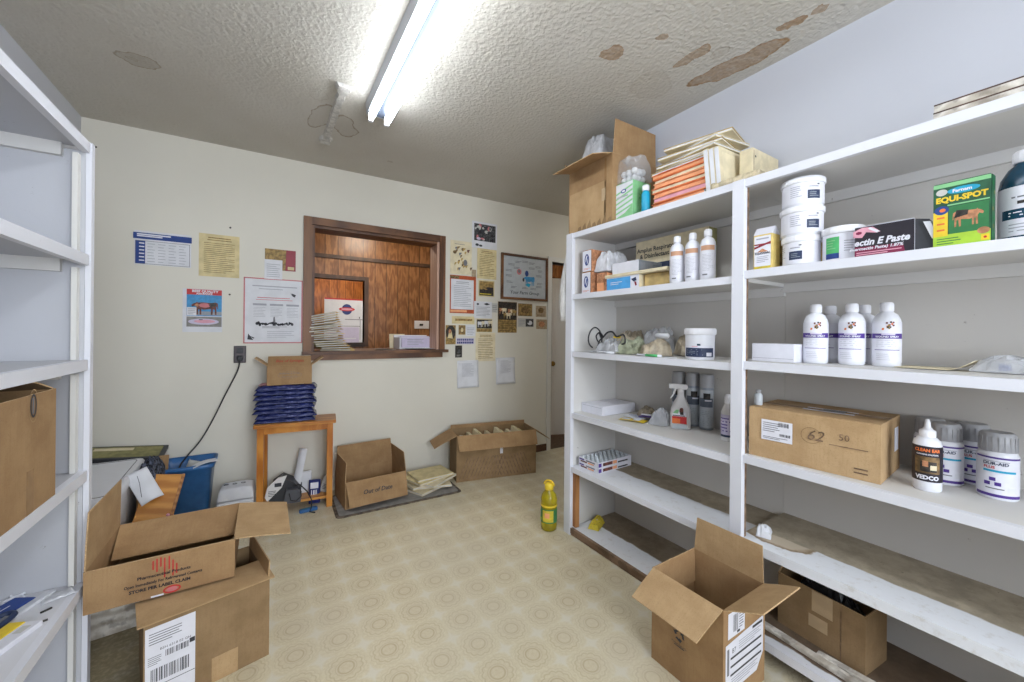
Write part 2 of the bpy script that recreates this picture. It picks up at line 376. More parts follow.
    def prism(s, pts, z0, z1, mat, M=None):
        n = len(pts); vs = [(x, y, z0) for x, y in pts]+[(x, y, z1) for x, y in pts]
        fs = [tuple(range(n-1, -1, -1)), tuple(range(n, 2*n))]+[(i, (i+1) % n, n+(i+1) % n, n+i) for i in range(n)]
        return s.add(vs, fs, mat, M)
    def pillow(s, w, d, h, mat, M=None, nx=16, ny=12, amp=.0, freq=12, seed=0, p=4, flat=.0, e=.45):
        """closed soft bag resting on z=0"""
        vs = []; fs = []; off = Vector((seed*3.1, seed*1.7, 0)); sm = amp < .01
        for side in (1, 0):
            for j in range(ny+1):
                for i in range(nx+1):
                    u = -1+2*i/nx; v = -1+2*j/ny
                    k = max(0, (1-abs(u)**p)*(1-abs(v)**p))**e
                    q = Vector((u*w/2, v*d/2, 0)); nz = noise.noise(q*freq+off+Vector((0, 0, side*5))); nz += 0 if sm else .55*(1-3*abs(noise.noise(q*freq*2.3+off)))
                    ed = 1+.6*amp/max(w, d)*noise.noise(q*freq*.7+off*2)
                    z = h*(.12+.88*k)+amp*nz*(.35+k) if side else min(h*.06*(1-k)+max(amp*.0, 0), h*.1)
                    vs.append((q.x*ed, q.y*ed, max(z, .001*side)))
        W = nx+1; B = W*(ny+1)
        for j in range(ny):
            for i in range(nx):
                a = j*W+i; fs.append((a, a+1, a+W+1, a+W)); fs.append((B+a, B+a+W, B+a+W+1, B+a+1))
        def edge(i0, i1): fs.append((i0, B+i0, B+i1, i1))
        for i in range(nx): edge(i, i+1); edge(ny*W+i+1, ny*W+i)
        for j in range(ny): edge((j+1)*W, j*W); edge(j*W+nx, (j+1)*W+nx)
        return s.add(vs, fs, mat, M, sm)
    def curl(s, w, d, mat, fn, M=None, nx=12, ny=8, t=.0012, back=None):
        """thin sheet of thickness t with height fn(u,v), u,v in 0..1"""
        vs = []; fs = []
        for side in (1, 0):
            for j in range(ny+1):
                for i in range(nx+1):
                    u = i/nx; v = j/ny; vs.append(((u-.5)*w, (v-.5)*d, fn(u, v)+t*side))
        W = nx+1; B = W*(ny+1)
        up = [(j*W+i, j*W+i+1, j*W+i+W+1, j*W+i+W) for j in range(ny) for i in range(nx)]
        dn = [tuple(B+q for q in f[::-1]) for f in up]; ed = []
        for i in range(nx): ed += [(i, B+i, B+i+1, i+1), (ny*W+i+1, B+ny*W+i+1, B+ny*W+i, ny*W+i)]
        for j in range(ny): ed += [((j+1)*W, B+(j+1)*W, B+j*W, j*W), (j*W+nx, B+j*W+nx, B+(j+1)*W+nx, (j+1)*W+nx)]
        return s.add(vs, up+dn+ed, mat, M, True)
    def text(s, txt, size, mat, M, u=0, v=0, bend=0, n=.0012, align='CENTER', sx=1, bold=0, shear=0):
        cu = bpy.data.curves.new('txt', 'FONT'); cu.body = txt; cu.size = size; cu.align_x = align; cu.align_y = 'CENTER'
        cu.resolution_u = 2; cu.offset = bold; cu.shear = shear
        ob = bpy.data.objects.new('txt', cu); C.objects.link(ob)
        me = ob.to_mesh()
        vs = [(p.co.x*sx+u, p.co.y+v, n) for p in me.vertices]; fs = [tuple(p.vertices) for p in me.polygons]
        ob.to_mesh_clear(); bpy.data.objects.remove(ob); bpy.data.curves.remove(cu)
        if bend: vs = [wrap(p, bend) for p in vs]
        return s.add(vs, fs, mat, M)
    def build(s, name, parent=None, loc=None, rot=None):
        me = bpy.data.meshes.new(name); me.from_pydata(s.v, [], s.f)
        for n in s.slots: me.materials.append(MATS[n])
        me.polygons.foreach_set('material_index', s.m); me.polygons.foreach_set('use_smooth', s.sm)
        me.update(); o = bpy.data.objects.new(name, me); C.objects.link(o)
        if parent: o.parent = parent
        if loc: o.location = loc
        if rot: o.rotation_euler = rot if isinstance(rot, tuple) else (0, 0, rot)
        return o
def wrap(p, r):
    a = p[0]/r; return ((r+p[2])*sin(a), -(r+p[2])*cos(a), p[1])
def bent(mb, u0, u1, v0, v1, mat, r, n=.0008, seg=6):
    vs = []
    for i in range(seg+1):
        u = u0+(u1-u0)*i/seg; vs += [wrap((u, v0, n), r), wrap((u, v1, n), r)]
    mb.add(vs, [(2*i, 2*i+2, 2*i+3, 2*i+1) for i in range(seg)], mat, None, True)
def blines(mb, u0, u1, v0, v1, k, mat, r, n=.0012, seed=1, w=.35):
    q = random.Random(seed); st = (v1-v0)/k
    for i in range(k):
        e = u1-(u1-u0)*.4*q.random(); bent(mb, u0, e, v0+st*i+st*(1-w)/2, v0+st*i+st*(1+w)/2, mat, r, n, 3)

def tag(o, label, cat, group=None, kind=None):
    o['label'] = label; o['category'] = cat
    if group: o['group'] = group
    if kind: o['kind'] = kind
    return o
def thing(name, label, cat, loc=(0, 0, 0), rot=0, group=None):
    o = bpy.data.objects.new(name, None); o.empty_display_size = .05; C.objects.link(o); o.location = loc
    o.rotation_euler = rot if isinstance(rot, tuple) else (0, 0, rot)
    return tag(o, label, cat, group)
def struct(name, mb, parent=None):
    o = mb.build(name, parent)
    if not parent: o['kind'] = 'structure'
    return o
def dup(root, loc, rot=None, label=None):
    r = root.copy(); C.objects.link(r); r.location = loc
    if rot is not None: r.rotation_euler = rot if isinstance(rot, tuple) else (0, 0, rot)
    if label: r['label'] = label
    for ch in list(root.children):
        c = ch.copy(); C.objects.link(c); c.parent = r
        for g in list(ch.children):
            d = g.copy(); C.objects.link(d); d.parent = c
    return r
E_ = -pi/2          # things on the long shelf face the room (-X)
# side views of four-legged animals, unit box
COW = [(.02,.62),(.10,.74),(.20,.80),(.22,.86),(.25,.80),(.45,.82),(.70,.80),(.90,.84),(.97,.78),(.99,.40),(.955,.42),(.95,.62),(.92,.50),(.93,.02),(.87,.02),(.86,.36),(.80,.38),(.78,.02),(.72,.02),(.72,.40),(.45,.34),(.38,.38),(.38,.02),(.32,.02),(.31,.36),(.27,.36),(.26,.02),(.20,.02),(.21,.48),(.16,.60),(.06,.52)]
def animal(mb, u, v, w, h, mat, M, n=.0014, flip=False):
    # split into convex-ish quads through triangulation of the outline
    pts = [((u+w*(1-x) if flip else u+w*x), v+h*y) for x, y in COW]
    from mathutils.geometry import tessellate_polygon
    tr = tessellate_polygon([[Vector((x, y, 0)) for x, y in pts]])
    mb.add([(x, y, n) for x, y in pts], [tuple(t) for t in tr], mat, M)
# ------------------------------------------------------------------ the room
XL, XR, YB, YR = -.92, 1.96, 3.24, -1.7          # side walls, back wall, rear wall
ZC = lambda x: 2.44+.022*(x-XL)/(XR-XL)
def slab(mb, x0, x1, y0, y1, mat):                # ceiling board, very slightly out of level
    vs = [(x0,y0,ZC(x0)),(x1,y0,ZC(x1)),(x1,y1,ZC(x1)),(x0,y1,ZC(x0)),(x0,y0,2.5),(x1,y0,2.5),(x1,y1,2.5),(x0,y1,2.5)]
    mb.add(vs, [(0,3,2,1),(4,5,6,7),(0,1,5,4),(1,2,6,5),(2,3,7,6),(3,0,4,7)], mat)
m = MB(); m.box(-1.1, 3.7, -1.85, YB, -.1, 0, 'vinyl_floor'); struct('floor', m)
m = MB(); m.box(-1.1, 4.6, YB, 6.4, -.1, -.002, 'linoleum_dark'); struct('floor_next_room', m)
m = MB(); slab(m, -1.1, 3.7, -1.85, YB+.12, 'popcorn_ceiling'); struct('ceiling', m)
m = MB(); m.box(-1.1, 4.6, YB+.12, 6.4, 2.44, 2.5, 'popcorn_ceiling'); struct('ceiling_next_room', m)
m = MB(); m.box(XL-.12, XL, -1.85, YB+.12, 0, 2.5, 'wall_paint_daylit'); struct('wall_left', m)
m = MB(); m.box(XR, XR+.12, -1.85, 1.90, 0, 2.5, 'wall_paint_daylit'); struct('wall_right', m)
m = MB(); m.box(XR+.12, 3.7, 1.78, 1.90, 0, 2.5, 'wall_paint'); struct('wall_passage', m)
m = MB(); m.box(3.56, 3.7, 1.90, YB, 0, 2.5, 'wall_paint'); struct('wall_passage_end', m)
WX0, WX1, WZ0, WZ1 = .275, 1.272, 1.05, 2.0        # clear opening of the counter window
DX0, DX1, DZ = 2.505, 3.42, 1.955                 # doorway
m = MB(); y0, y1 = YB, YB+.12
m.box(XL, WX0, y0, y1, 0, 2.5, 'wall_paint'); m.box(WX0, WX1, y0, y1, 0, WZ0-.03, 'wall_paint'); m.box(WX0, WX1, y0, y1, WZ1, 2.5, 'wall_paint')
m.box(WX1, DX0, y0, y1, 0, 2.5, 'wall_paint'); m.box(DX0, DX1, y0, y1, DZ, 2.5, 'wall_paint'); m.box(DX1, 3.7, y0, y1, 0, 2.5, 'wall_paint')
struct('wall_back', m)
m = MB(); a, b_, c, d = -.3, 1.5, .85, 2.1           # wall behind the camera with a daylight window
m.box(XL, a, YR-.12, YR, 0, 2.5, 'wall_paint'); m.box(b_, XR, YR-.12, YR, 0, 2.5, 'wall_paint')
m.box(a, b_, YR-.12, YR, 0, c, 'wall_paint'); m.box(a, b_, YR-.12, YR, d, 2.5, 'wall_paint'); struct('wall_rear', m)
m = MB()
for q in ((a, a+.05, c, d), (b_-.05, b_, c, d), (a+.05, b_-.05, c, c+.05), (a+.05, b_-.05, d-.05, d), (.575, .625, c+.05, d-.05)):
    m.box(q[0], q[1], YR-.1, YR-.02, q[2], q[3], 'trim_paint')
struct('window_2', m)

# counter window: dark stained trim, a jamb lightened by light put into its colour, a sill board
w = MB(); T = .07; yf = YB-.02
w.box(WX0-.055, WX0, yf, YB, WZ0-.01, WZ1+.055, 'window_wood_upright')
w.box(WX1, WX1+.05, yf, YB, WZ0-.01, WZ1+.055, 'window_wood_upright')
w.box(WX0, WX1, yf, YB, WZ1, WZ1+.055, 'window_wood')
w.box(WX0-.0, WX1+.03, yf, YB, WZ0-.055, WZ0-.01, 'window_wood')
w.box(WX0, WX0+.02, YB, YB+.17, WZ0, WZ1, 'window_wood_upright'); w.box(WX0+.02, WX1-.02, YB, YB+.17, WZ1-.02, WZ1, 'window_wood')
wo = struct('window_1', w)
w = MB(); w.box(WX1-.02, WX1, YB, YB+.17, WZ0, WZ1, 'jamb_wood_lit'); struct('window_jamb', w, wo)
w = MB(); w.box(WX0-.06, WX1+.075, YB-.045, YB+.42, WZ0-.012, WZ0+.012, 'window_wood'); struct('window_sill', w, wo)

# doorway trim and the open door
t = MB(); t.box(DX0-.05, DX0, YB-.015, YB+.13, 0, DZ+.0, 'trim_paint'); t.box(DX0-.05, DX1+.05, YB-.015, YB+.13, DZ, DZ+.05, 'trim_paint'); t.box(DX1, DX1+.05, YB-.015, YB+.13, 0, DZ, 'trim_paint')
struct('trim_1', t)
t = MB(); t.box(DX0, DX0+.03, YB+.02, YB+.15, 0, DZ, 'dark_trim'); struct('trim_2', t)
dd = MB(); L = .72
dd.box(-L, 0, -.018, .018, .03, 1.85, 'door_paint')
for q in ((.12, .85), (.98, 1.73)):
    for x0, x1 in ((-L+.1, -L/2-.04), (-L/2+.04, -.1)):
        dd.box(x0, x1, -.024, -.018, q[0], q[1], 'door_paint')
do = struct('door_1', dd); do.location = (3.43, YB+.16, 0); do.rotation_euler = (0, 0, R(-20))
k = MB(); k.lathe([(.012, 0), (.012, .03), (.026, .04), (.03, .055), (.022, .068), (0, .07)], 'brass', frame((-L+.06, -.018, .86), (1, 0, 0), (0, 0, 1)))
struct('door_handle', k, do)
t = MB(); t.box(1.98, DX0-.05, YB-.012, YB, 0, .07, 'dark_trim'); struct('baseboard_back', t)

# room beyond the counter: panelled wall with its own inner opening
YP = 4.8
p = MB(); ix0, ix1, iz0, iz1 = .06, .96, 1.08, 1.80
p.box(-1.1, ix0, YP, YP+.08, 0, 2.5, 'panelling'); p.box(ix1, 4.6, YP, YP+.08, 0, 2.5, 'panelling')
p.box(ix0, ix1, YP, YP+.08, 0, iz0, 'panelling'); p.box(ix0, ix1, YP, YP+.08, iz1, 2.5, 'panelling'); struct('wall_panelled', p)
p = MB(); p.box(-1.1, 4.6, YP-.02, YP, 2.03, 2.07, 'dark_trim'); struct('trim_3', p)
p = MB(); e = .045
p.box(ix0-e, ix0, YP-.02, YP+.08, iz0-e, iz1+e, 'dark_trim'); p.box(ix1, ix1+e, YP-.02, YP+.08, iz0-e, iz1+e, 'dark_trim')
p.box(ix0, ix1, YP-.02, YP+.08, iz1, iz1+e, 'dark_trim'); p.box(ix0, ix1, YP-.06, YP+.1, iz0-e, iz0, 'dark_trim'); struct('window_3', p)
p = MB(); p.box(-1.1, 4.6, 6.3, 6.38, 0, 2.5, 'panelling_light'); struct('wall_far', p)
p = MB(); p.box(-1.1, -1.0, YB+.12, 6.38, 0, 2.5, 'panelling'); struct('wall_next_left', p)
p = MB(); p.box(4.5, 4.6, YB, 6.38, 0, 2.5, 'panelling'); struct('wall_next_right', p)
p = MB(); p.box(3.7, 4.6, YB, YB+.12, 0, 2.5, 'panelling'); struct('wall_next_front', p)

# ------------------------------------------------------------------ lamps
def fixture(name, label, loc, L=2.44, on=True):
    t = thing(name, label, 'ceiling light', loc)
    b = MB(); b.add([(-.065,0,.0),(.065,0,.0),(.065,L,.0),(-.065,L,0),(-.058,0,-.055),(.058,0,-.055),(.058,L,-.055),(-.058,L,-.055)],
          [(0,1,2,3),(7,6,5,4),(4,5,1,0),(5,6,2,1),(6,7,3,2),(7,4,0,3)], 'fixture_white')
    b.box(-.055, .055, .01, L-.01, -.057, -.0552, 'fixture_under_darkened'); b.build('housing', t)  # underside plate darkened by colour to hold down the tube glow
    for x in (-.042, .042):
        q = MB(); q.tube([(x, .05, -.083), (x, L-.05, -.083)], .0165, 'tube_glow', 14); q.build('lamp_tube', t)
    for y in (.03, L-.03):
        for x in (-.042, .042):
            q = MB(); q.bev(x-.012, x+.012, y-.01, y+.01, -.105, -.055, 'white_plastic', .003); q.build('lamp_holder', t)
    return t
emit('tube_glow', (.88, .94, 1.0), 11)
fixture('fluorescent_light', 'white twin tube fluorescent light, lit, running along the popcorn ceiling', (.505, -.22, 2.448))
emit('tube_warm', (1, .88, .72), 26)
n = thing('unseen_lamp', 'unseen warm round lamp put in to light the panelled room beyond the counter', 'ceiling light', (1.0, 4.1, 2.44))  # lamp out of view, put in to light the room beyond
q = MB(); q.lathe([(.16, 0), (.16, -.02), (.15, -.03)], 'fixture_white'); q.build('lamp_base', n)
q = MB(); q.lathe([(.145, -.02), (.14, -.06), (.09, -.09), (0, -.1)], 'tube_warm'); q.build('lamp_shade', n)
emit('passage_fill_glow', (1, .96, .9), 6)
n2 = dup(n, (.9, 5.6, 2.44), label='unseen warm round lamp put in to light the farthest room behind the inner window')
n3 = dup(n, (3.0, 4.1, 2.44), label='unseen warm round lamp put in beyond the open white door')
n4 = dup(n, (2.9, 2.55, 2.462), label='unseen round lamp added in the passage to brighten the white door')  # extra lamp out of view, added to brighten the door
for ch in n4.children:
    if ch.name.startswith('lamp_shade'):
        ch.data = ch.data.copy(); ch.data.materials[0] = MATS['passage_fill_glow']
def area(name, loc, rot, sx, sy, e, col):
    l = bpy.data.lights.new(name, 'AREA'); l.shape = 'RECTANGLE'; l.size = sx; l.size_y = sy; l.energy = e; l.color = col
    o = bpy.data.objects.new(name, l); C.objects.link(o); o.location = loc; o.rotation_euler = rot; return o
area('window_daylight', (.6, YR-.2, 1.45), (R(90), 0, 0), 1.8, 1.25, 40, (.86, .92, 1))
W = bpy.data.worlds.new('World'); bpy.context.scene.world = W; W.use_nodes = True
W.node_tree.nodes['Background'].inputs[0].default_value = (.75, .85, 1, 1); W.node_tree.nodes['Background'].inputs[1].default_value = 1.2

# rough white strip left on the ceiling
s = MB(); r = random.Random(4); vs = []; N = 26
pts = []
for i in range(N+1):
    y = 2.10+.70*i/N; x = .318-.01*i/N; hw = .022+.008*noise.noise(Vector((i*.5, 1, 0)))+(.016 if i < 3 or i > N-3 else 0)
    h = .02+.006*noise.noise(Vector((i*.7, 5, 0)))
    z = ZC(x); vs += [(x-hw, y, z), (x-hw*.7, y, z-h), (x+hw*.7, y, z-h*1.1), (x+hw, y, z)]
fs = [(4*i+k, 4*i+k+1, 4*i+k+5, 4*i+k+4) for i in range(N) for k in range(3)]+[(0,1,2,3)[::-1], (4*N, 4*N+1, 4*N+2, 4*N+3)]
s.add(vs, fs, 'patch_white'); tag(s.build('ceiling_bracket'), 'rough white strip stuck to the ceiling beside the lit fluorescent light', 'ceiling strip')

# ------------------------------------------------------------------ shelving
def unit(name, label, x0, x1, ya, yb, zs, mats, face, ends, grp=None):
    """ya<yb; face = x of the open front (x0 or x1); ends = which ends carry a side panel"""
    t = thing(name, label, 'shelving unit', (0, 0, 0))
    s = 1 if face == x0 else -1
    for z, mt in zip(zs, mats):
        b = MB(); b.box(x0+.001, x1-.001, ya+.012, yb-.012, z-.02, z, mt)
        f0, f1 = sorted((face-.012*s+.012*s, face+.02*s))
        b.box(f0, f1, ya+.03, yb-.03, z-.03, z-.0205, 'shelf_paint')
        b.box(f0-.0005, f1+.0005, ya+.0125, yb-.0125, z-.0205, z+.0005, 'shelf_paint')
        b.build('shelf', t)
    top = zs[-1]
    for y in ends:
        b = MB(); b.box(x0, x1, y-.009, y+.009, 0, top-.0305, 'shelf_paint_inner'); b.build('side_panel', t)
    return t
ZL = [.04, .41, .735, 1.105, 1.45, 1.82]; ZR = [.09, .43, .755, 1.115, 1.465, 1.82]
FX = 1.56
for zs, ya, yb, mats, nm, lab in (
    (ZL, .83, 1.838, ['shelf_board_low', 'shelf_board_mid', 'shelf_paint_inner', 'shelf_paint_inner', 'shelf_paint_inner', 'shelf_paint_inner'], 'shelving_unit', 'white painted shelving bay nearest the doorway with a spray bottle on one shelf'),
    (ZR, -.6, .83, ['shelf_board_base', 'shelf_board_worn', 'shelf_paint_inner', 'shelf_paint_inner', 'shelf_paint_inner', 'shelf_paint_inner'], 'shelving_unit', 'long white painted shelving bay with peeling lower shelf and stacked white tubs')):
    t = thing(nm, lab, 'shelving unit', (0, 0, 0))
    near = yb > 1
    bx0, bx1 = (.8285, 1.8215) if near else (ya+.018, .8275)       # boards sit between the side panels
    fx0, fx1 = (.8505, 1.8075) if near else (ya+.004, .8055)       # front strips butt against the posts
    for z, mt in zip(zs, mats):
        b = MB(); b.box(FX+.02, XR-.008, bx0, bx1, z-.02, z, mt)
        low = mt == 'shelf_board_worn'
        b.box(FX, FX+.02, fx0, fx1, z-(.034 if low else .03), z+.0004, 'shelf_board_worn' if low else 'shelf_paint') if (z > .05 or not near) else b.box(FX, FX+.02, fx0, fx1, .0095, z, 'plinth_brown')
        b.build('shelf', t)
        if z > .5:
            b = MB(); b.box(XR-.026, XR-.008, bx0, bx1, z-.06, z-.02, 'shelf_paint_inner'); b.build('cleat', t)
    e = MB(); e.box(XR-.008, XR-.002, bx0, bx1, 0, zs[-1]-.02, 'shelf_back'); e.build('back_panel', t)
    if near:
        for q in ((1.808, 1.862), (.806, .850)):
            e = MB(); e.box(FX-.006, FX+.018, q[0], q[1], 0, 1.8202, 'shelf_paint'); e.build('post', t)
        for q in ((1.822, 1.84),):
            e = MB(); e.box(FX+.0185, XR-.002, q[0], q[1], 0, 1.82, 'shelf_paint_inner'); e.build('side_panel', t)
        e = MB(); e.box(FX+.022, FX+.05, 1.785, 1.8215, .045, .379, 'raw_pine'); e.build('cleat', t)
        e = MB(); e.box(FX+.004, FX+.018, .851, 1.807, 0, .009, 'plinth_brown'); e.build('plinth', t)
    else:
        e = MB(); e.box(FX+.02, XR-.002, ya, ya+.016, 0, 1.79, 'shelf_paint_inner'); e.build('side_panel', t)
        for za, zb in zip(zs[1:-1], zs[2:]):
            e = MB(); e.box(FX+.0205, FX+.034, .807, .8215, za+.001, zb-.0205, 'plinth_brown'); e.build('cleat', t)
    # far top shelf thickness reads as a white edge
t = thing('shelving_unit', 'white painted shelving against the cool side wall, behind the two stacked open cartons', 'shelving unit', (0, 0, 0))
XF = -.50
for z in (.05, .385, .75, 1.115, 1.46, 1.83):
    b = MB(); b.box(XL+.002, XF-.02, -.6, 1.835, z-.02, z, 'shelf_soiled' if z < .5 else 'shelf_paint_shaded'); b.box(XF-.02, XF, -.6, 1.835, z-.034, z+.0004, 'shelf_paint'); b.build('shelf', t)
    b = MB(); b.box(XL+.022, XF-.06, 1.815, 1.835, z-.06, z-.02, 'shelf_paint_inner'); b.build('cleat', t)
b = MB(); b.box(XL+.002, XF-.0105, 1.836, 1.855, 0, 1.80, 'shelf_paint_shaded'); b.build('side_panel', t)
b = MB(); b.box(XF-.010, XF+.004, 1.838, 1.864, 0, 1.832, 'shelf_paint'); b.build('post', t)
b = MB()
for z0, z1 in ((.01, .34), (.386, .705), (.751, 1.07), (1.116, 1.415), (1.461, 1.785)): b.box(XF-.034, XF-.021, 1.812, 1.835, z0, z1, 'trim_paint')
b.build('cleat', t)

# ------------------------------------------------------------------ camera
cam = bpy.data.cameras.new('Camera'); co = bpy.data.objects.new('Camera', cam); C.objects.link(co)
co.location = (0, 0, 1.22)
cam.sensor_width = 36; cam.lens = 391/1024*36; cam.shift_y = -9/1024; cam.clip_start = .02
Mz = Matrix.Rotation(R(-32.05), 4, 'Z') @ Matrix.Rotation(R(90), 4, 'X') @ Matrix.Rotation(R(.55), 4, 'Z')
co.rotation_euler = Mz.to_euler(); bpy.context.scene.camera = co
sc = bpy.context.scene
sc.view_settings.view_transform = 'Standard'; sc.view_settings.look = 'None'; sc.view_settings.gamma = 1
sc.view_settings.use_curve_mapping = False; sc.view_settings.exposure = 1.24
sc.cycles.use_denoising = True; sc.cycles.max_bounces = 10; sc.cycles.diffuse_bounces = 6; sc.cycles.sample_clamp_indirect = 6
sc.cycles.transparent_max_bounces = 12
# ------------------------------------------------------------------ cartons
CT = .004
def carton(name, label, loc, rot, w, d, h, flaps, mat='cardboard', inner='cardboard_light', cat='cardboard box', prints=None, closed=False, flapmat=None, fl=None, dr=None):
    """open carton; flaps = {side: (angle, length)}: 0 upright, 90 level outward, 150 hanging, negative inward"""
    t = thing(name, label, cat, loc, rot); b = MB(); x, y = w/2, d/2
    b.box(-x, x, -y, y, 0, CT, mat)
    b.box(-x, x, -y, -y+CT, CT, h, mat); b.box(-x, x, y-CT, y, CT, h, mat)
    b.box(-x, -x+CT, -y+CT, y-CT, CT, h, mat); b.box(x-CT, x, -y+CT, y-CT, CT, h, mat)
    b.box(-x, x, -y-.0002, -y+CT, h, h+.0006, 'cardboard_edge'); b.box(x-CT, x+.0002, -y, y, h, h+.0006, 'cardboard_edge')
    b.box(-x-.0002, -x+CT, -y, y, h, h+.0006, 'cardboard_edge')
    for zz in (.33, .66):
        pass
    if prints: prints(b)
    b.build('body', t)
    S = {'front': ((0, -y+CT/2, h), 0, w), 'right': ((x-CT/2, 0, h), pi/2, d), 'back': ((0, y-CT/2, h), pi, w), 'left': ((-x+CT/2, 0, h), -pi/2, d)}
    for k, (ang, ln) in flaps.items():
        o, rz, wd = S[k]; f = MB(); g = .004; tp = .012*ln/.1
        n = 6; vs = []; fs = []
        bw = 0.10 if abs(ang) > 20 else .02
        for i in range(n+1):
            q = i/n; hw = wd/2-g-tp*q*.5; zz = ln*q; yy = -bw*ln*q*q*.5*(1 if ang >= 0 else -1)
            vs += [(-hw, yy-CT/2, zz), (hw, yy-CT/2, zz), (hw, yy+CT/2, zz), (-hw, yy+CT/2, zz)]
        for i in range(n):
            a = 4*i; fs += [(a, a+1, a+5, a+4), (a+2, a+3, a+7, a+6)]
        f.add(vs, fs, mat)
        f.add(vs, [(4*i+k_, 4*i+j_, 4*i+4+j_, 4*i+4+k_) for i in range(n) for k_, j_ in ((1, 2), (3, 0))]+[(4*n, 4*n+1, 4*n+2, 4*n+3), (3, 2, 1, 0)], 'cardboard_edge')
        f.m = [f.slot(inner) if (j < 2*n and j % 2 == 1) else mm for j, mm in enumerate(f.m)]
        if fl and k in fl: fl[k](f)
        ob = f.build('flap', t)
        ob.location = o; ob.rotation_euler = (Matrix.Rotation(rz, 4, 'Z') @ Matrix.Rotation(R(ang), 4, 'X')).to_euler()
    return t

# open carton standing on the floor by the shelving
def pr(b):
    S_ = FRONT(-.136); u = -.05
    b.rect(-.125, -.01, .255, .34, 'label_white', S_, .0012)     # hidden upper label
    S2 = frame((0, -.1355, 0), (1, 0, 0), (0, 0, 1))
carA = carton('cardboard_box', 'open cardboard box with recycling symbol on the floor in front of the shelving', (1.368, .828, 0), E_, .272, .262, .338,
    {'front': (112, .14), 'right': (62, .125), 'back': (2, .128), 'left': (-172, .125)}, 'cardboard', 'cardboard_light')
m = MB()
F = FRONT(-.1312)
def recycle(m, F, u, v, r, mat):
    for k in range(3):
        a = pi/2+k*2*pi/3
        c0, s0 = cos(a), sin(a)
        for (p0, p1) in ((a+.25, a+1.15),):
            q = [(u+r*cos(p0), v+r*sin(p0)), (u+r*cos(p1), v+r*sin(p1)), (u+r*.6*cos(p1), v+r*.6*sin(p1)), (u+r*.6*cos(p0), v+r*.6*sin(p0))]
            m.poly(q, mat, F)
            e = a+1.15; m.poly([(u+r*1.25*cos(e), v+r*1.25*sin(e)), (u+r*.8*cos(e+.65), v+r*.8*sin(e+.65)), (u+r*.35*cos(e), v+r*.35*sin(e))], mat, F)
recycle(m, F, -.02, .158, .021, 'ink'); m.text('Please Recycle', .010, 'ink', F, -.02, .126); m.rect(-.04, 0, .117, .120, 'ink', F); m.build('recycling_symbol', carA); m = MB()
G = SIDE(.1362)
m.rect(-.105, -.005, .235, .318, 'label_white', G); m.bars(-.075, -.045, .25, .305, 'ink_soft', G, 9); m.lines(-.04, -.012, .25, .31, 7, 'ink_soft', G); m.rect(-.052, -.035, .24, .248, 'ink', G, .001); m.build('shipping_label', carA); m = MB()
m.add([(-.118, .06, .0006), (.075, .06, .0006), (.118, .11, .0006), (.118, .235, .0006), (-.118, .22, .0006)], [(0, 1, 2, 3, 4)], 'label_white', G)
m.text('B7', .022, 'ink', G, -.07, .19); m.rect(-.11, -.098, .12, .205, 'ink_soft', G, .001); m.rect(.045, .11, .215, .224, 'ink', G, .001)
for i, v_ in enumerate((.165, .138, .111)): m.rect(-.09, .105, v_, v_+.007, 'ink', G, .001)
m.lines(-.085, .08, .072, .104, 4, 'ink_pale', G); m.lines(-.04, .1, .18, .21, 4, 'ink_pale', G)
m.build('shipping_label', carA)

# carton with black bag, on the bottom shelf
def prB(b):
    F = FRONT(-.075); b.rect(-.02, .045, .12, .195, 'tape_pale', F); b.rect(-.03, .03, .06, .105, 'tape_pale', F); b.rect(.068, .071, 0, .2, 'cardboard_dull', F)
    b.add([(.068, -.0006, 0), (.0705, -.0006, 0), (.0705, -.0006, .2), (.068, -.0006, .2)], [(0, 1, 2, 3)], 'plinth_brown', frame((0, -.075, 0), (1, 0, 0), (0, 1, 0)))
carB = carton('cardboard_box', 'dull cardboard box holding a black plastic bag on the lowest shelf', (1.775, .60, .0905), E_-.10, .275, .15, .195, {'left': (-20, .09)}, 'cardboard_dull', 'cardboard_dull', prints=prB)
b = MB(); b.pillow(.10, .215, .19, 'black_bag', None, 22, 18, .03, 16, 2)
tag(b.build('plastic_bag', None, (1.775, .60, .096), -.10), 'glossy black plastic bag stuffed in the dull box on the lowest shelf', 'plastic bag')
for i, (x, y, l, rz) in enumerate(((1.625, .60, .38, 1.50), (1.655, .44, .3, 1.62))):
    b = MB(); b.bev(-l/2, l/2, -.013, .013, 0, .016, 'weathered_board', .003)
    tag(b.build('wood_scrap', None, (x, y, .092), rz), ('paint-flecked wooden batten on the lowest shelf edge beside the dull box' if i == 0 else 'short paint-flecked batten lying ahead of the dull box on the lowest shelf'), 'wood scrap')

# the two cartons stacked near the other shelving
def prL1(b):
    F = FRONT(-.155); b.add([(-.168, .03, .0008), (-.065, .025, .0008), (-.045, .035, .0008), (-.045, .272, .0008), (-.169, .272, .0008)], [(0, 1, 2, 3, 4)], 'label_white', F)
    b.lines(-.16, -.08, .215, .255, 5, 'ink_soft', F); b.text('BSH 6318 02 GH', .011, 'ink', F, -.095, .195); b.bars(-.12, -.06, .165, .185, 'ink', F, 16)
    b.lines(-.162, -.13, .15, .18, 5, 'ink_soft', F); b.rect(-.06, -.046, .175, .19, 'ink', F, .0011); b.bars(-.155, -.06, .095, .138, 'ink', F, 24, seed=9)
    b.rect(-.168, -.046, .08, .082, 'ink', F, .0011); b.lines(-.16, -.1, .055, .065, 2, 'ink_soft', F)
    b.rect(.0, .075, .0, .085, 'cardboard_light', F)
L1 = carton('cardboard_box', 'deep cardboard box with barcode shipping label on the floor, lower of two', (-.188, 1.835, 0), R(13.2), .345, .31, .288, {'right': (3, .06)}, 'cardboard_dull', 'cardboard_light', prints=prL1)
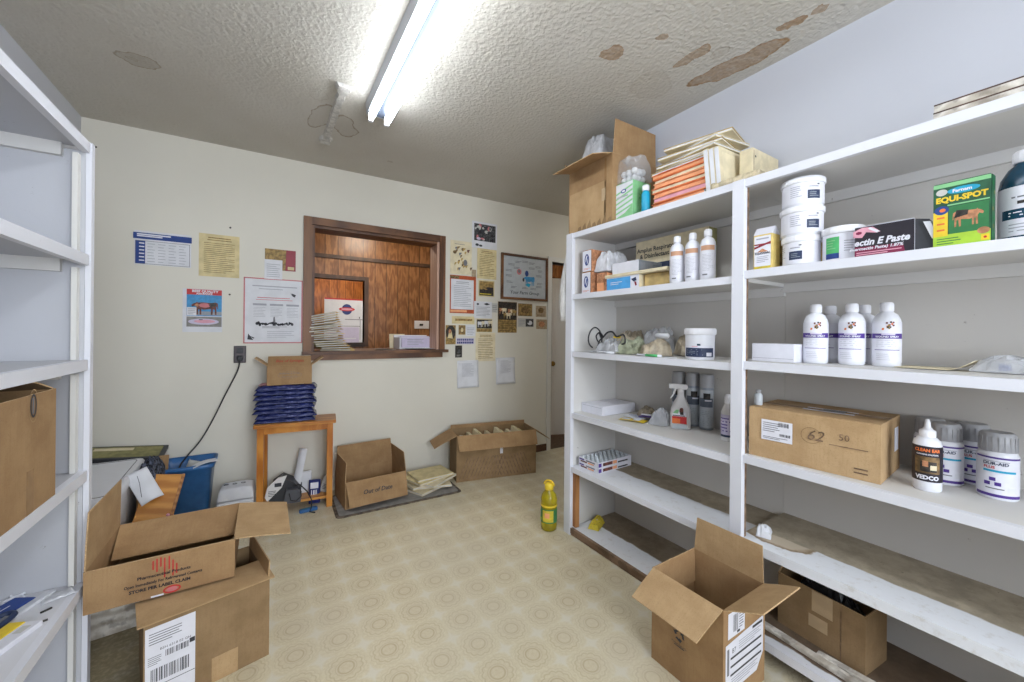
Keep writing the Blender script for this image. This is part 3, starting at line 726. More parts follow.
m = MB(); m.box(-.188, .186, -.012, .15, 0, .004, 'cardboard_light'); o = m.build('flap', L1); o.location = (0, -.155, .2892)
def prL2(b):
    F = FRONT(-.18)
    b.text('Pharmaceutical Products', .014, 'black_print', F, .0, .075, bold=.0004); b.text('Open Immediately For Refrigerated Contents', .0135, 'black_print', F, .0, .054, sx=.82, bold=.0004)
    b.text('STORE PER LABEL CLAIM', .0145, 'black_print', F, -.01, .035, bold=.0006)
    for i, (u, v0, v1) in enumerate(((-.03, .095, .125), (-.02, .085, .13), (-.01, .1, .132), (0, .06, .128), (.012, .085, .13), (.022, .06, .115), (.032, .065, .1))): b.rect(u-.002, u+.002, v0, v1, 'red', F, .0006)
    b.ringp(.02, .014, .024, .013, .005, 'red', F); b.disc(.02, .014, .015, .008, 'red_pale', F); b.rect(-.035, -.002, .0, .006, 'label_white', F)
L2 = carton('cardboard_box', 'long flat pharmaceutical carton with wide open flaps, resting on the labelled deep box', (-.293, 1.955, .3025), R(0), .395, .36, .137,
    {'front': (-140, .10), 'back': (-112, .165), 'left': (-1, .185), 'right': (97, .185)}, 'cardboard', 'cardboard_light', prints=prL2)
# support seen below: white board lying on the stained floor
b = MB(); b.bev(-.17, .17, -.055, .055, 0, .13, 'weathered_board', .004)
tag(b.build('timber_block', None, (-.45, 2.22, 0), R(6)), 'scuffed white painted timber block on the stained floor behind the stacked boxes', 'timber block')

# carton on the side shelf
def prS(b):
    F = FRONT(-.17)
    b.rect(.045, .08, .0, .11, 'tape_clear', F); b.ringp(.075, .27, .016, .03, .006, 'ink', F); b.ringp(.075, .27, .024, .042, .002, 'cardboard_light', F)
    b.rect(.071, .079, .25, .29, 'ink_soft', F)
carton('cardboard_box', 'upright cardboard box with oval hand hole on a shelf of the side unit', (-.672, 1.41, .751), pi/2, .405, .34, .298, {'back': (-80, .12), 'right': (-70, .1)}, 'cardboard', 'cardboard_dull', prints=prS)

# carton on its mat by the table
def fl3(f):
    G = frame((0, -.0045-.004, 0), (1, 0, 0), (0, 0, -1)); G = frame((0, .0032, 0), (-1, 0, 0), (0, 0, 1))
    f.text('out of date', .03, 'ink_soft', frame((0, .0025, 0), (1, 0, 0), (0, 0, -1)), -.02, -.075, n=.004, shear=.3)
c3 = carton('cardboard_box', 'open cardboard box with handwriting on its drooping flap, on the brown mat', (.655, 2.985, .010), R(4), .425, .3, .18,
    {'front': (152, .165), 'back': (3, .175), 'left': (-3, .13), 'right': (-5, .14)}, 'cardboard', 'cardboard')
m = MB(); m.text('Out of Date', .04, 'ink', frame((0, 0, 0), (1, 0, 0), (0, sin(R(28)), cos(R(28)))), 0, 0, n=.0, shear=.3, bold=.0005)
o = m.build('handwriting', c3); o.location = (-.01, -.150-.0385-.012, .18-.070)
m = MB(); m.bev(-.44, .44, -.2, .2, 0, .007, 'mat_brown', .03); m.bev(-.42, .42, -.18, .18, .0068, .0085, 'grey_sheet', .02)
tag(m.build('floor_mat', None, (.83, 2.92, 0), R(-1)), 'brown edged floor mat under the handwritten box and loose files', 'mat')
m = MB(); m.bev(-.3, .3, -.05, .05, 0, .012, 'grey_sheet', .01)
def herring(b):
    F = FRONT(-.135)
    for i in range(22):
        u = -.33+.03*i; s_ = 1 if i < 12 else -1
        b.add([(u, .02, .0006), (u+.006, .02, .0006), (u+.006+.07*s_, .19, .0006), (u+.07*s_, .19, .0006)], [(0, 1, 2, 3)], 'plinth_brown', F)
    b.rect(.0, .3, .235, .242, 'cardboard_dull', F); b.rect(.02, .045, .2, .255, 'label_white', F)
c4 = carton('cardboard_box', 'wide cardboard box of files with flaps spread, against the wall by the doorway', (1.672, 2.965, 0), R(-11.5), .70, .27, .375,
    {'front': (150, .125), 'back': (-3, .03), 'left': (114, .20), 'right': (122, .17)}, 'cardboard_dull', 'cardboard', prints=herring)
def file_(name, label, w, d, h, mat, loc, rot, group, edge=None, cat='file folder'):
    m = MB(); m.box(-w/2, w/2, -d/2, d/2, 0, h*.28, mat); m.box(-w/2+.004, w/2-.004, -d/2+.004, d/2-.006, h*.28, h*.72, edge or 'paper')
    m.box(-w/2, w/2-.006, -d/2, d/2, h*.72, h, mat)
    return tag(m.build(name, None, loc, rot), label, cat, group)
for i in range(9):
    a = R(-11.5); u = -.30+.055*i+(.03 if i > 4 else 0); hh = .31+.025*(i % 3)
    p = Matrix.Rotation(a, 4, 'Z') @ Vector((u, .005, 0))
    m = MB(); m.box(-.014, .014, -.1, .1, 0, hh, 'manila_pale' if i % 3 else 'paper_dim'); m.box(-.006, .006, -.1, -.03, hh, hh+.008, 'manila')
    tag(m.build('file_folder', None, (1.672+p.x, 2.965+p.y, .0085), (0, R(8), a)), 'cream file folder standing inside the wide box by the doorway', 'file folder', 'files standing in the wide box')
pos = [(1.06, 2.93, 25), (1.10, 2.95, -14), (1.05, 2.96, 10), (1.12, 2.93, 33), (1.07, 2.94, 18), (1.10, 2.96, 5)]
for i, (x, y, a) in enumerate(pos):
    file_('file_folder', 'bulging cream file spilled on the brown mat between the two open boxes', .30, .225, .016, 'manila_pale' if i < 4 else 'manila', (x, y-.01*(i % 2), .010+.0165*i), (0, 0, R(a)), 'files spilled on the brown mat', 'paper')

# ------------------------------------------------------------------ small table with its load
tb = thing('side_table', 'small orange pine table against the wall with a low shelf', 'side table', (.183, 3.085, 0), R(-7))
m = MB(); m.bev(-.243, .243, -.115, .115, .578, .6, 'pine_flat', .004); m.build('table_top', tb)
for x in (-.205, .205):
    for y in (-.088, .088):
        m = MB(); m.bev(x-.019, x+.019, y-.016, y+.016, 0, .5775, 'pine_orange', .002); m.build('leg', tb)
m = MB(); m.box(-.186, .186, -.092, -.076, .535, .5775, 'pine_orange'); m.build('apron', tb)
m = MB(); m.box(-.186, .186, .076, .092, .535, .5775, 'pine_orange'); m.build('apron', tb)
for x in (-.214, .198):
    m = MB(); m.box(x, x+.016, -.0715, .0715, .535, .5775, 'pine_orange'); m.build('apron', tb)
m = MB(); m.box(-.225, .225, -.07, .07, .05, .066, 'pine_flat'); m.build('shelf', tb)
def fr_pack():
    m = MB(); m.pillow(.355, .19, .035, 'packet_blue', None, 18, 10, .008, 20, 3, 6, e=.35); return m
for i in range(8):
    m = MB(); m.pillow(.36, .185, .030, 'packet_blue', None, 24, 12, .0095, 22, i+1, 6, e=.33)
    if i == 7:
        m.add([(-.165, -.07, .0345), (-.09, -.075, .036), (-.08, .06, .037), (-.16, .07, .035)], [(0, 1, 2, 3)], 'pink'); m.add([(.02, -.07, .037), (.1, -.075, .037), (.12, .06, .036), (.03, .07, .037)], [(0, 1, 2, 3)], 'manila_pale')
    tag(m.build('packet', None, (.116+.008*sin(i*2.1), 3.105+.004*cos(i*3), .6015+.0308*i), R(-6+2*sin(i*1.7))), 'shiny dark blue plastic packet in the stack on the pine table' if i < 7 else 'shiny blue packet with pale print, topmost of the stack on the pine table', 'packet', 'blue packets on the pine table' if i < 7 else None)
def prT(b):
    F = FRONT(-.09); b.text('PHARMACEUTICAL', .014, 'ink_soft', F, 0, .075); b.text('Store at room temp', .011, 'ink_soft', F, 0, .057); b.ringp(0, .066, .07, .022, .0012, 'ink_soft', F)
bx = carton('cardboard_box', 'small open carton with wing flaps on top of the blue packets', (.137, 3.125, .850), R(-3), .265, .18, .128, {'front': (18, .07), 'left': (50, .09), 'right': (52, .09), 'back': (60, .05)}, 'cardboard', 'cardboard_light', prints=prT)
m = MB(); m.text('Box of Syringes', .026, 'red', frame((0, 0, 0), (1, 0, 0), (0, -sin(R(18)), cos(R(18)))), 0, 0, n=.0035, shear=.2); o = m.build('handwriting', bx); o.location = (0, -.09-.011, .128+.035)

# things on and around the table
ph = thing('label_printer', 'grey and white office machine lying tilted on the low table shelf', 'office machine', (.118, 3.085, .0685), (0, R(0), R(-7)))
m = MB(); m.prism([(-.09, 0), (.08, 0), (.095, .07), (.05, .12), (-.02, .16), (-.08, .12), (-.10, .06)], -.06, .06, 'grey_dark', frame((0, 0, 0), (1, 0, 0), (0, 0, 1))); m.build('body', ph)
m = MB(); m.prism([(-.1, .02), (-.02, .1), (.01, .175), (-.04, .168), (-.1, .115), (-.115, .05)], .061, .075, 'spray_white', frame((0, 0, 0), (1, 0, 0), (0, 0, 1)))
m.rect(-.06, -.02, .11, .135, 'ink', frame((0, -.0755, 0), (1, 0, 0), (0, 0, 1))); m.lines(-.095, -.05, .05, .09, 4, 'ink', frame((0, -.0755, 0), (1, 0, 0), (0, 0, 1))); m.build('cover', ph)
m = MB(); m.prism([(-.005, .0), (.095, .0), (.1, .06), (.07, .085), (.01, .09)], .0765, .11, 'grey_plastic', frame((0, 0, 0), (1, 0, 0), (0, 0, 1))); m.build('tray', ph)
m = MB(); m.curl(.06, .26, 'paper', lambda u, v: .01*sin(pi*u)+.01*v, None); 
tag(m.build('paper_sheet', None, (.205, 3.12, .25), (R(70), R(0), R(-38))), 'curled white printout leaning upright under the pine table', 'paper')
m = MB(); m.curl(.11, .15, 'paper', lambda u, v: .008*sin(pi*v), None); tag(m.build('paper_sheet', None, (.225, 3.14, .135), (R(80), 0, R(5))), 'white leaflet leaning behind the office machine under the table', 'paper')
pk = MB(); pk.pillow(.075, .17, .03, 'blue_deep', None, 12, 12, .004, 20, 5); pk.rect(-.025, .025, .03, .07, 'label_white', TOP(.0345)); pk.bars(-.02, .022, -.04, .02, 'label_white', TOP(.0345), 3)
tag(pk.build('packet', None, (.295, 3.09, .073), (R(82), 0, R(-10))), 'single deep blue packet with white label standing under the pine table', 'packet')
m = MB(); m.box(-.03, .03, -.006, .006, 0, .12, 'paper_dim'); m.lines(-.02, .02, .02, .06, 4, 'ink', FRONT(-.0065)); tag(m.build('paper_card', None, (.352, 3.075, .067), (0, R(18), R(-30))), 'white printed card leaning on the inner side of the table leg', 'card')
m = MB(); m.bev(-.055, .055, -.018, .018, 0, .02, 'tub_blue', .006); m.rect(-.04, .03, -.006, .004, 'teal', TOP(.0202)); tag(m.build('blue_marker_box', None, (.245, 2.955, 0), R(4)), 'small blue plastic case on the floor below the pine table', 'case')
m = MB(); m.tube([(.155, 2.95, .19), (.19, 2.93, .2), (.235, 2.945, .14), (.262, 2.945, .08), (.262, 2.93, .034), (.25, 2.925, .006), (.28, 2.9, .005)], .004, 'black_rubber', 8); m.tube([(.19, 2.93, .2), (.2, 2.93, .12), (.17, 2.935, .09), (.14, 2.94, .1), (.13, 2.935, .15)], .0035, 'black_rubber', 8)
tag(m.build('power_cable', None), 'black cable looping from the office machine down to the floor', 'cable')

# outlet and the cord that drops into the blue bin
o = thing('outlet_plate', 'dark brown wall outlet with a plug, beside the red bordered poster', 'outlet', (-.156, YB, 1.05))
m = MB(); m.bev(-.035, .035, -.006, -.0005, -.058, .058, 'outlet_brown', .004); m.build('plate', o)
for z in (-.026, .026):
    m = MB(); m.bev(-.017, .017, -.009, -.006, z-.017, z+.017, 'grey_dark', .003); m.build('socket', o)
m = MB(); m.bev(-.014, .014, -.04, -.009, -.04, -.012, 'black_rubber', .004); m.build('plug', o)
pts = [(-.156, 3.21, 1.01), (-.158, 3.20, .98), (-.175, 3.205, .92), (-.235, 3.21, .78), (-.30, 3.21, .62), (-.36, 3.20, .5), (-.42, 3.17, .42), (-.45, 3.12, .37), (-.45, 3.08, .30), (-.44, 3.03, .2)]
def smooth(p, n=6):
    p = [Vector(q) for q in p]; out = []
    for i in range(len(p)-1):
        a, b, c, d = p[max(i-1, 0)], p[i], p[i+1], p[min(i+2, len(p)-1)]
        for k in range(n):
            t = k/n; out.append(.5*((2*b)+(c-a)*t+(2*a-5*b+4*c-d)*t*t+(3*b-3*c+d-a)*t**3))
    return out+[p[-1]]
m = MB(); m.tube(smooth(pts), .0042, 'black_rubber', 8); tag(m.build('electric_cable', None), 'thin black cord hanging from the wall outlet into the blue bin', 'cord')

# blue bin
bn = thing('waste_bin', 'blue plastic waste bin standing against the wall', 'waste bin', (-.405, 3.07, 0), R(0))
def rrect(w, d, r, n=5):
    out = []
    for cx, cy, a0 in ((w-r, d-r, 0), (-w+r, d-r, pi/2), (-w+r, -d+r, pi), (w-r, -d+r, 3*pi/2)):
        out += [(cx+r*cos(a0+pi/2*i/n), cy+r*sin(a0+pi/2*i/n)) for i in range(n+1)]
    return out
def loft(mb, rings, mat, cap0=True, cap1=True):
    n = len(rings[0]); vs = [p for r_ in rings for p in r_]
    fs = [(j*n+i, j*n+(i+1) % n, (j+1)*n+(i+1) % n, (j+1)*n+i) for j in range(len(rings)-1) for i in range(n)]
    mb.add(vs, fs, mat, None, True)
    if cap0: mb.add(rings[0], [tuple(range(n-1, -1, -1))], mat)
    if cap1: mb.add(rings[-1], [tuple(range(n))], mat)
def rr(w, d, r, z): return [(x, y, z) for x, y in rrect(w, d, r)]
m = MB(); loft(m, [rr(.10, .085, .03, 0), rr(.128, .115, .035, .38), rr(.14, .13, .04, .385), rr(.142, .132, .04, .41), rr(.133, .123, .04, .412), rr(.12, .11, .035, .37), rr(.098, .082, .03, .01)], 'tub_blue', True, True); m.build('body', bn)
m = MB(); m.curl(.12, .06, 'paper', lambda u, v: .01*sin(3*u), None); tag(m.build('paper_sheet', None, (-.31, 2.965, .4125), (R(2), R(-8), R(15))), 'scrap of white paper lying on the rim of the blue bin', 'paper')
m = MB(); m.curl(.1, .16, 'paper_dim', lambda u, v: .02*sin(4*u), None); tag(m.build('paper_sheet', None, (-.40, 3.09, .33), (R(70), R(0), R(-60))), 'pale paper stuck inside the blue bin', 'paper')

# ribbed bag of rolls between bin and table
m = MB(); m.pillow(.19, .16, .08, 'paper', None, 20, 14, .007, 18, 6, 6, e=.25)
for i in range(3): m.tube([(-.055+.045*i+.012*cos(a), -.02+.008*sin(a), .088) for a in [k*2*pi/10 for k in range(10)]], .0015, 'ink', 5, True)
tag(m.build('plastic_wrapped_pack', None, (-.155, 3.06, .15), R(-4)), 'shrink wrapped white pack with dark print, upper of two by the blue bin', 'wrapped pack')
m = MB(); m.bev(-.098, .095, -.085, .085, 0, .148, 'paper', .012); F = FRONT(-.0853); m.lines(-.09, .02, .07, .12, 4, 'ink_soft', F); m.disc(.05, .105, .014, .01, 'ink', F); m.lines(.0, .09, .02, .05, 2, 'ink_soft', F)
tag(m.build('plastic_wrapped_pack', None, (-.158, 3.055, 0), R(0)), 'white printed pack on the floor below the shrink wrapped one, by the blue bin', 'wrapped pack')

# white chest and clutter in the corner
ch = thing('plastic_chest', 'white plastic chest in the corner beside the side shelving', 'chest', (-.74, 2.70, 0), R(2))
m = MB(); loft(m, [rr(.13, .30, .03, 0), rr(.155, .325, .03, .43)], 'white_plastic'); m.build('body', ch)
m = MB(); loft(m, [rr(.162, .333, .035, .434), rr(.165, .336, .035, .46), rr(.158, .329, .035, .475), rr(.15, .32, .03, .478)], 'white_plastic')
m.tube([(x, y, .4785) for x, y in rrect(.135, .30, .03)], .0018, 'ink_soft', 6, True); m.build('lid', ch)
m = MB(); m.bev(-.2, .2, -.012, .012, 0, .17, 'grey_dark', .004); m.bev(-.18, .18, -.014, -.0119, .015, .155, 'olive', .002); m.rect(-.12, .05, .10, .135, 'cream', FRONT(-.0146))
tag(m.build('picture_tray', None, (-.72, 3.05, .473), (R(-80), R(6), R(0))), 'dark edged tray with olive print leaning on the wall behind the chest', 'tray')
m = MB(); m.bev(-.13, .03, -.04, .08, 0, .45, 'cardboard_dull', .004)
tag(m.build('storage_carton', None, (-.645, 3.14, 0)), 'brown carton hidden behind the white chest under the olive tray', 'carton')
m = MB(); m.pillow(.085, .24, .085, 'fabric_grey', None, 22, 22, .045, 22, 8); tag(m.build('cloth_bundle', None, (-.53, 2.84, .3905), R(0)), 'crumpled dark grey patterned cloth tucked beside the white chest', 'cloth')
m = MB(); m.bev(-.035, .035, -.1, .1, 0, .388, 'cardboard', .004); tag(m.build('storage_carton', None, (-.53, 2.83, 0), R(0)), 'plain brown carton under the crumpled grey cloth', 'carton')
m = MB(); m.bev(-.022, .022, -.004, .004, 0, .47, 'cardboard', .002); tag(m.build('bent_card_strip', None, (-.535, 2.80+.25, 0), (0, R(3), R(15))), 'bent brown cardboard piece standing between the cloth and blue bin', 'cardboard piece')
# tilted wooden drawer front
bd = thing('wooden_board', 'orange varnished wooden panel leaning in front of the blue bin', 'wooden panel', (-.445, 2.55, .165), 0)
TRp, BRp = Vector((-.383, 2.74, .43)), Vector((-.43, 2.545, .16))
vv = (TRp-BRp).normalized(); uu = Vector((1, .12, -.02)); uu = (uu-vv*uu.dot(vv)).normalized(); FM = frame((0, 0, 0), uu, vv)
bd.location = BRp; bd.rotation_euler = FM.to_euler()
m = MB(); m.bev(-.14, 0, 0, .34, -.012, 0, 'plywood', .003); m.build('panel', bd)
m = MB(); m.bev(-.002, .011, 0, .34, -.02, .006, 'raw_pine', .002); m.build('edge_strip', bd)
m = MB(); m.lathe([(.007, 0), (.008, .012), (0, .016)], 'pink', Matrix.Translation((-.01, .13, .0)), 10); m.build('knob', bd)
m = MB(); m.bev(-.09, .085, -.07, .07, 0, .15, 'cardboard_dull', .004); tag(m.build('storage_carton', None, (-.50, 2.62, 0), R(0)), 'low brown carton on the floor beneath the varnished wooden panel', 'carton')
m = MB(); m.curl(.09, .17, 'paper', lambda u, v: .02*sin(pi*u)*(1-v)+.03*v*v, None, 14, 12); m.tube([(-.03, -.05, .028), (-.01, .02, .026), (0, .08, .025)], .0012, 'ink', 5)
o = tag(m.build('paper_sheet', None), 'large curled white sheet lying over the varnished wooden panel', 'paper')
o.location = BRp+vv*.265-uu*.135+uu.cross(vv)*.03; o.rotation_euler = frame((0, 0, 0), (uu*.80+vv*.60), (vv*.80-uu*.60)).to_euler()

# yellow cleaner bottle on the floor
cb = thing('cleaner_bottle', 'yellow liquid cleaner bottle with a yellow cap, on the floor by the shelving', 'bottle', (1.495, 1.935, 0), E_+.5)
m = MB(); m.lathe([(.042, 0), (.049, .006), (.051, .03), (.049, .055), (.050, .115), (.047, .15), (.051, .165), (.051, .19), (.044, .215), (.028, .235), (.02, .245), (.02, .25)], 'cleaner_yellow', seg=28); m.build('body', cb)
m = MB(); m.lathe([(.0505, .052), (.0512, .085), (.0512, .118), (.0495, .135)], 'green', seg=28); bent(m, -.02, .05, .06, .13, 'yellow_label', .0512); bent(m, -.005, .025, .085, .115, 'orange_pale', .0512, .0014); bent(m, -.05, -.03, .062, .082, 'lime', .0512, .0014); m.build('label', cb)
m = MB(); m.lathe([(.052, .148), (.0525, .153), (.052, .158)], 'yellow'); m.build('neck_ring', cb)
m = MB(); m.lathe([(.026, .246), (.028, .25), (.027, .275), (.02, .285), (0, .286)], 'yellow'); m.tube([(.034*cos(a), 0, .27+.03*sin(a)) for a in [pi*k/8 for k in range(9)]], .005, 'yellow', 6); m.build('cap', cb)
# ------------------------------------------------------------------ sheets on the back wall
YW = YB-.0022
def poster(name, label, x0, x1, z0, z1, mat, draw=None, cat='poster', layer=0, tilt=0, group=None, t=.0014):
    m = MB(); w, h = x1-x0, z1-z0
    m.box(-w/2, w/2, 0, t, -h/2, h/2, mat); F = FRONT(0)
    if draw: draw(m, F, w, h)
    o = m.build(name, None, ((x0+x1)/2, YW-.0022*layer, (z0+z1)/2), (0, R(tilt), 0))
    return tag(o, label, cat, group)
def d_chart(m, F, w, h):
    m.rect(-w/2-.005, w/2+.003, h/2-.05, h/2-.012, 'blue_print', F); m.rect(-w/2+.012, w/2-.1, h/2-.026, h/2-.018, 'label_white', F, .001); m.rect(-w/2+.012, w/2-.14, h/2-.036, h/2-.029, 'label_white', F, .001)
    m.rect(-w/2+.004, -w/2+.05, -h/2+.006, h/2-.06, 'blue_print', F); m.frm(-w/2+.004, w/2-.006, -h/2+.004, h/2-.06, .0025, 'ink_soft', F)
    for i in range(6): m.rect(-w/2+.022, -w/2+.046, -h/2+.022+.021*i, -h/2+.029+.021*i, 'label_white', F, .001)
    for c in range(4): m.lines(-w/2+.06+.05*c, -w/2+.095+.05*c, -h/2+.012, h/2-.068, 7, 'ink_pale', F, .18, seed=c)
poster('wall_chart', 'blue headed price table pinned highest on the wall near the side shelving', -.69, -.42, 1.613, 1.82, 'paper', d_chart, tilt=0)
def d_text(mat, k=14, head=True, seed=1, w_=.28):
    def f(m, F, w, h):
        if head: m.rect(-w*.28, w*.28, h*.40, h*.425, mat, F); m.rect(-w*.3, w*.3, h*.35, h*.37, mat, F)
        m.lines(-w*.38, w*.38, -h*.42, h*.31, k, mat, F, w_, seed=seed)
    return f
poster('notice_sheet', 'yellow printed notice taped beside the blue headed table', -.381, -.164, 1.567, 1.847, 'manila', d_text('photo_gold', 16))
def d_cow(m, F, w, h):
    m.rect(-w/2+.02, w/2-.003, h/2-.037, h/2-.002, 'red', F); m.text('BEEF QUALITY', .021, 'label_white', F, .012, h/2-.014, bold=.0008); m.text('ASSURANCE', .015, 'label_white', F, .008, h/2-.030, bold=.0006)
    m.rect(-w/2+.02, w/2-.003, -h/2+.105, h/2-.037, 'sky_print', F); m.rect(-w/2+.02, w/2-.003, -h/2+.11, -h/2+.135, 'aero_grey', F, .001)
    animal(m, -w/2+.04, -h/2+.112, .145, .10, 'cow_brown', F, .0016); m.disc(.01, .035, .03, .015, 'red_pale', F, .0022); m.disc(.05, .04, .02, .013, 'photo_dark', F, .0022); m.disc(-.03, .035, .012, .01, 'cow_tan', F, .0022)
    m.rect(-w/2+.022, -w/2+.07, -h/2+.108, -h/2+.16, 'paper', F, .0018); m.lines(-w/2+.028, -w/2+.065, -h/2+.112, -h/2+.155, 4, 'ink_pale', F, n=.002)
    m.rect(-w/2+.02, w/2-.003, -h/2+.035, -h/2+.1, 'grey_sheet', F); m.disc(.005, -h/2+.068, .08, .02, 'lilac', F, .0012); m.disc(.01, -h/2+.07, .055, .011, 'pink', F, .0016); m.rect(-.02, .0, -h/2+.078, -h/2+.083, 'ink', F, .002)
poster('cattle_poster', 'red headed poster with a cow on blue, pinned below the yellow notice', -.46, -.255, 1.2, 1.48, 'paper', d_cow)
def d_red(m, F, w, h):
    m.frm(-w/2, w/2, -h/2, h/2, .008, 'red_pale', F); m.rect(-w*.36, w*.4, h*.37, h*.385, 'ink_pale', F); m.rect(-w*.25, w*.15, h*.33, h*.34, 'ink_pale', F)
    m.rect(-w*.28, w*.27, h*.195, h*.207, 'red_pale', F); m.rect(-w*.3, w*.32, h*.165, h*.174, 'red_pale', F); m.poly([(.10, .13), (.13, .11), (.12, .105), (.11, .115)], 'ink', F); m.poly([(.105, .132), (.135, .12), (.128, .1)], 'ink', F)
    for c in range(3): m.rect(-w*.35+.1*c, -w*.35+.08+.1*c, h*.08, h*.11, 'ink_pale', F); m.lines(-w*.34+.1*c, -w*.34+.07+.1*c, -h*.1, h*.06, 7, 'ink_pale', F, .2, seed=c)
    r = random.Random(5)
    for i in range(26):
        u = -w*.28+w*.62*i/26; m.disc(u, -h*.2+.012*(r.random()-.5), .006+.005*r.random(), .004+.009*r.random(), 'ink', F, .0012, 7)
    m.poly([(-.008, -h*.23), (.012, -h*.23), (.006, -h*.1), (.002, -h*.08), (-.003, -h*.1)], 'ink_soft', F); m.lines(-.07, .08, -h*.27, -h*.235, 2, 'ink_soft', F)
    m.lines(-.04, w*.35, -h*.42, -h*.3, 4, 'ink_pale', F, .2); m.poly([(-.155, -.2), (-.12, -.205), (-.14, -.175), (-.15, -.16)], 'ink', F); m.poly([(-.15, -.17), (-.12, -.195), (-.112, -.19)], 'ink', F)
poster('event_poster', 'large white poster with thin red border beside the counter window', -.139, .218, 1.124, 1.58, 'paper', d_red)
def d_fold(m, F, w, h):
    m.poly([(.03, -h/2), (w/2, -h/2), (w/2, h/2), (.035, h/2)], 'crimson', F); m.rect(.045, w/2-.01, -h/2+.008, -h/2+.03, 'manila', F, .0012)
poster('booklet', 'brown and crimson booklet pinned above the red bordered poster', -.018, .171, 1.642, 1.79, 'photo_gold', d_fold, 'booklet')
poster('notice_slip', 'small white slip overlapping the crimson booklet', -.02, .088, 1.577, 1.714, 'paper', d_text('ink_pale', 7, False, 4), 'note', 1)
for (x, z, l) in ((-.216, 1.904, 'dark nail hole on the wall above the yellow notice'), (-.216, 1.454, 'dark nail on the bare wall between the cow poster and red border'), (-.86, 2.28, 'small dark screw high in the wall corner above the side shelving')):
    m = MB(); m.lathe([(.006, 0), (.005, .003), (0, .004)], 'photo_dark', FRONT(0)); tag(m.build('wall_nail', None, (x, YB-.0005, z)), l, 'nail')
def d_photo(m, F, w, h):
    m.rect(-w*.42, w*.44, -h*.22, h*.42, 'photo_grey', F); r = random.Random(3)
    for i in range(22): m.disc(w*(-.36+.74*r.random()), h*(-.16+.5*r.random()), .008+.016*r.random(), .008+.016*r.random(), r.choice(['ink', 'lilac', 'ink', 'red_pale', 'paper_dim', 'black_print']), F, .001+.00002*i, 8)
    m.disc(-w*.3, -h*.38, .018, .012, 'ink', F); m.disc(-w*.16, -h*.4, .018, .01, 'ink', F)
poster('photo_print', 'black and white group photograph sheet pinned highest in the clippings', 1.585, 1.848, 1.995, 2.24, 'paper', d_photo, 'photo')
def d_sketch(m, F, w, h):
    r = random.Random(8)
    for i in range(20): u = w*(-.38+.8*r.random()); v = h*(-.34+.66*r.random()); m.poly([(u, v), (u+.015*r.random(), v-.02), (u+.02+.02*r.random(), v+.012), (u+.006, v+.01)], r.choice(['photo_brown', 'ink_soft', 'cow_brown', 'manila_deep']), F, .0009+.00001*i)
    m.disc(w*.2, -h*.14, .02, .03, 'ink_soft', F, .0014, 8); m.disc(-w*.3, h*.15, .018, .016, 'photo_brown', F, .0014, 8); m.lines(-w*.3, w*.36, h*.38, h*.42, 1, 'ink_soft', F)
poster('cartoon_sheet', 'cream sheet of small brown sketches pinned beside the window frame', 1.372, 1.582, 1.735, 2.035, 'manila_pale', d_sketch, 'drawing', 1)
poster('letter_sheet', 'yellow handwritten letter pinned under the group photograph', 1.638, 1.843, 1.714, 1.995, 'manila', d_text('photo_gold', 13, True, 5), 'letter', 2)
def d_hcow(m, F, w, h):
    m.frm(-w/2, w/2, -h/2, h/2, .009, 'manila', F, .0006); m.rect(-w/2+.009, w/2-.009, -h/2+.009, -.01, 'photo_dark', F); m.rect(-w/2+.009, w/2-.009, -.01, h/2-.009, 'photo_gold', F)
    animal(m, -.01, -.035, .085, .06, 'black_print', F); m.disc(-.03, -.02, .02, .014, 'photo_dark', F, .0015, 10); m.rect(-.07, .05, -.055, -.047, 'yellow_label', F, .002)
poster('picture_card', 'small gold picture card of a dark horse pinned under the yellow letter', 1.656, 1.825, 1.549, 1.70, 'manila', d_hcow, 'picture')
poster('paper_folder', 'rust orange folder sheet behind the pale blue letter', 1.372, 1.63, 1.385, 1.725, 'orange_paper', lambda m, F, w, h: (m.rect(-w/2, -w/2+.09, h/2-.03, h/2-.006, 'photo_brown', F), m.rect(-w/2+.005, w/2-.09, -h/2+.01, -h/2+.03, 'orange_pale', F)), 'folder')
poster('letter_sheet', 'pale blue letter pinned over the rust orange folder', 1.382, 1.606, 1.42, 1.69, 'paper', d_text('ink_pale', 12, True, 6), 'letter', 1)
poster('sticky_tag', 'narrow beige tag beside the cream sketch sheet', 1.585, 1.63, 1.72, 1.79, 'photo_beige', None, 'tag')
def d_wh(m, F, w, h):
    m.disc(w*.2, h*.35, .035, .012, 'ink', F, .001, 4); m.disc(-w*.3, h*.33, .012, .01, 'ink', F); m.lines(-w*.38, w*.38, -h*.4, h*.2, 7, 'ink_pale', F)
poster('notice_sheet', 'white card with a small black emblem beside the rust folder', 1.612, 1.80, 1.347, 1.502, 'paper', d_wh, 'notice', 1)
poster('sticky_tag', 'small grey tag between the white card and the animals calendar', 1.797, 1.862, 1.402, 1.492, 'paper_dim', d_text('ink_soft', 4, False), 'tag', 1)
def d_dogs(m, F, w, h):
    m.rect(-w/2+.004, w/2-.004, -h*.08, h/2-.004, 'photo_dark', F); r = random.Random(2)
    for i in range(7): animal(m, -w*.44+.024*i, -h*.06+.05*r.random(), .06, .07, ['cow_tan', 'manila_pale', 'photo_gold', 'manila_pale'][i % 4], F, .0013+.0002*i, i % 2 == 0)
    m.lines(-w*.42, w*.42, -h*.46, -h*.12, 6, 'photo_dark', F, .2)
poster('calendar_sheet', 'tall brown clipping with a picture of animals, under the framed certificate', 1.865, 2.08, 1.213, 1.512, 'photo_gold', d_dogs, 'clipping', 1)
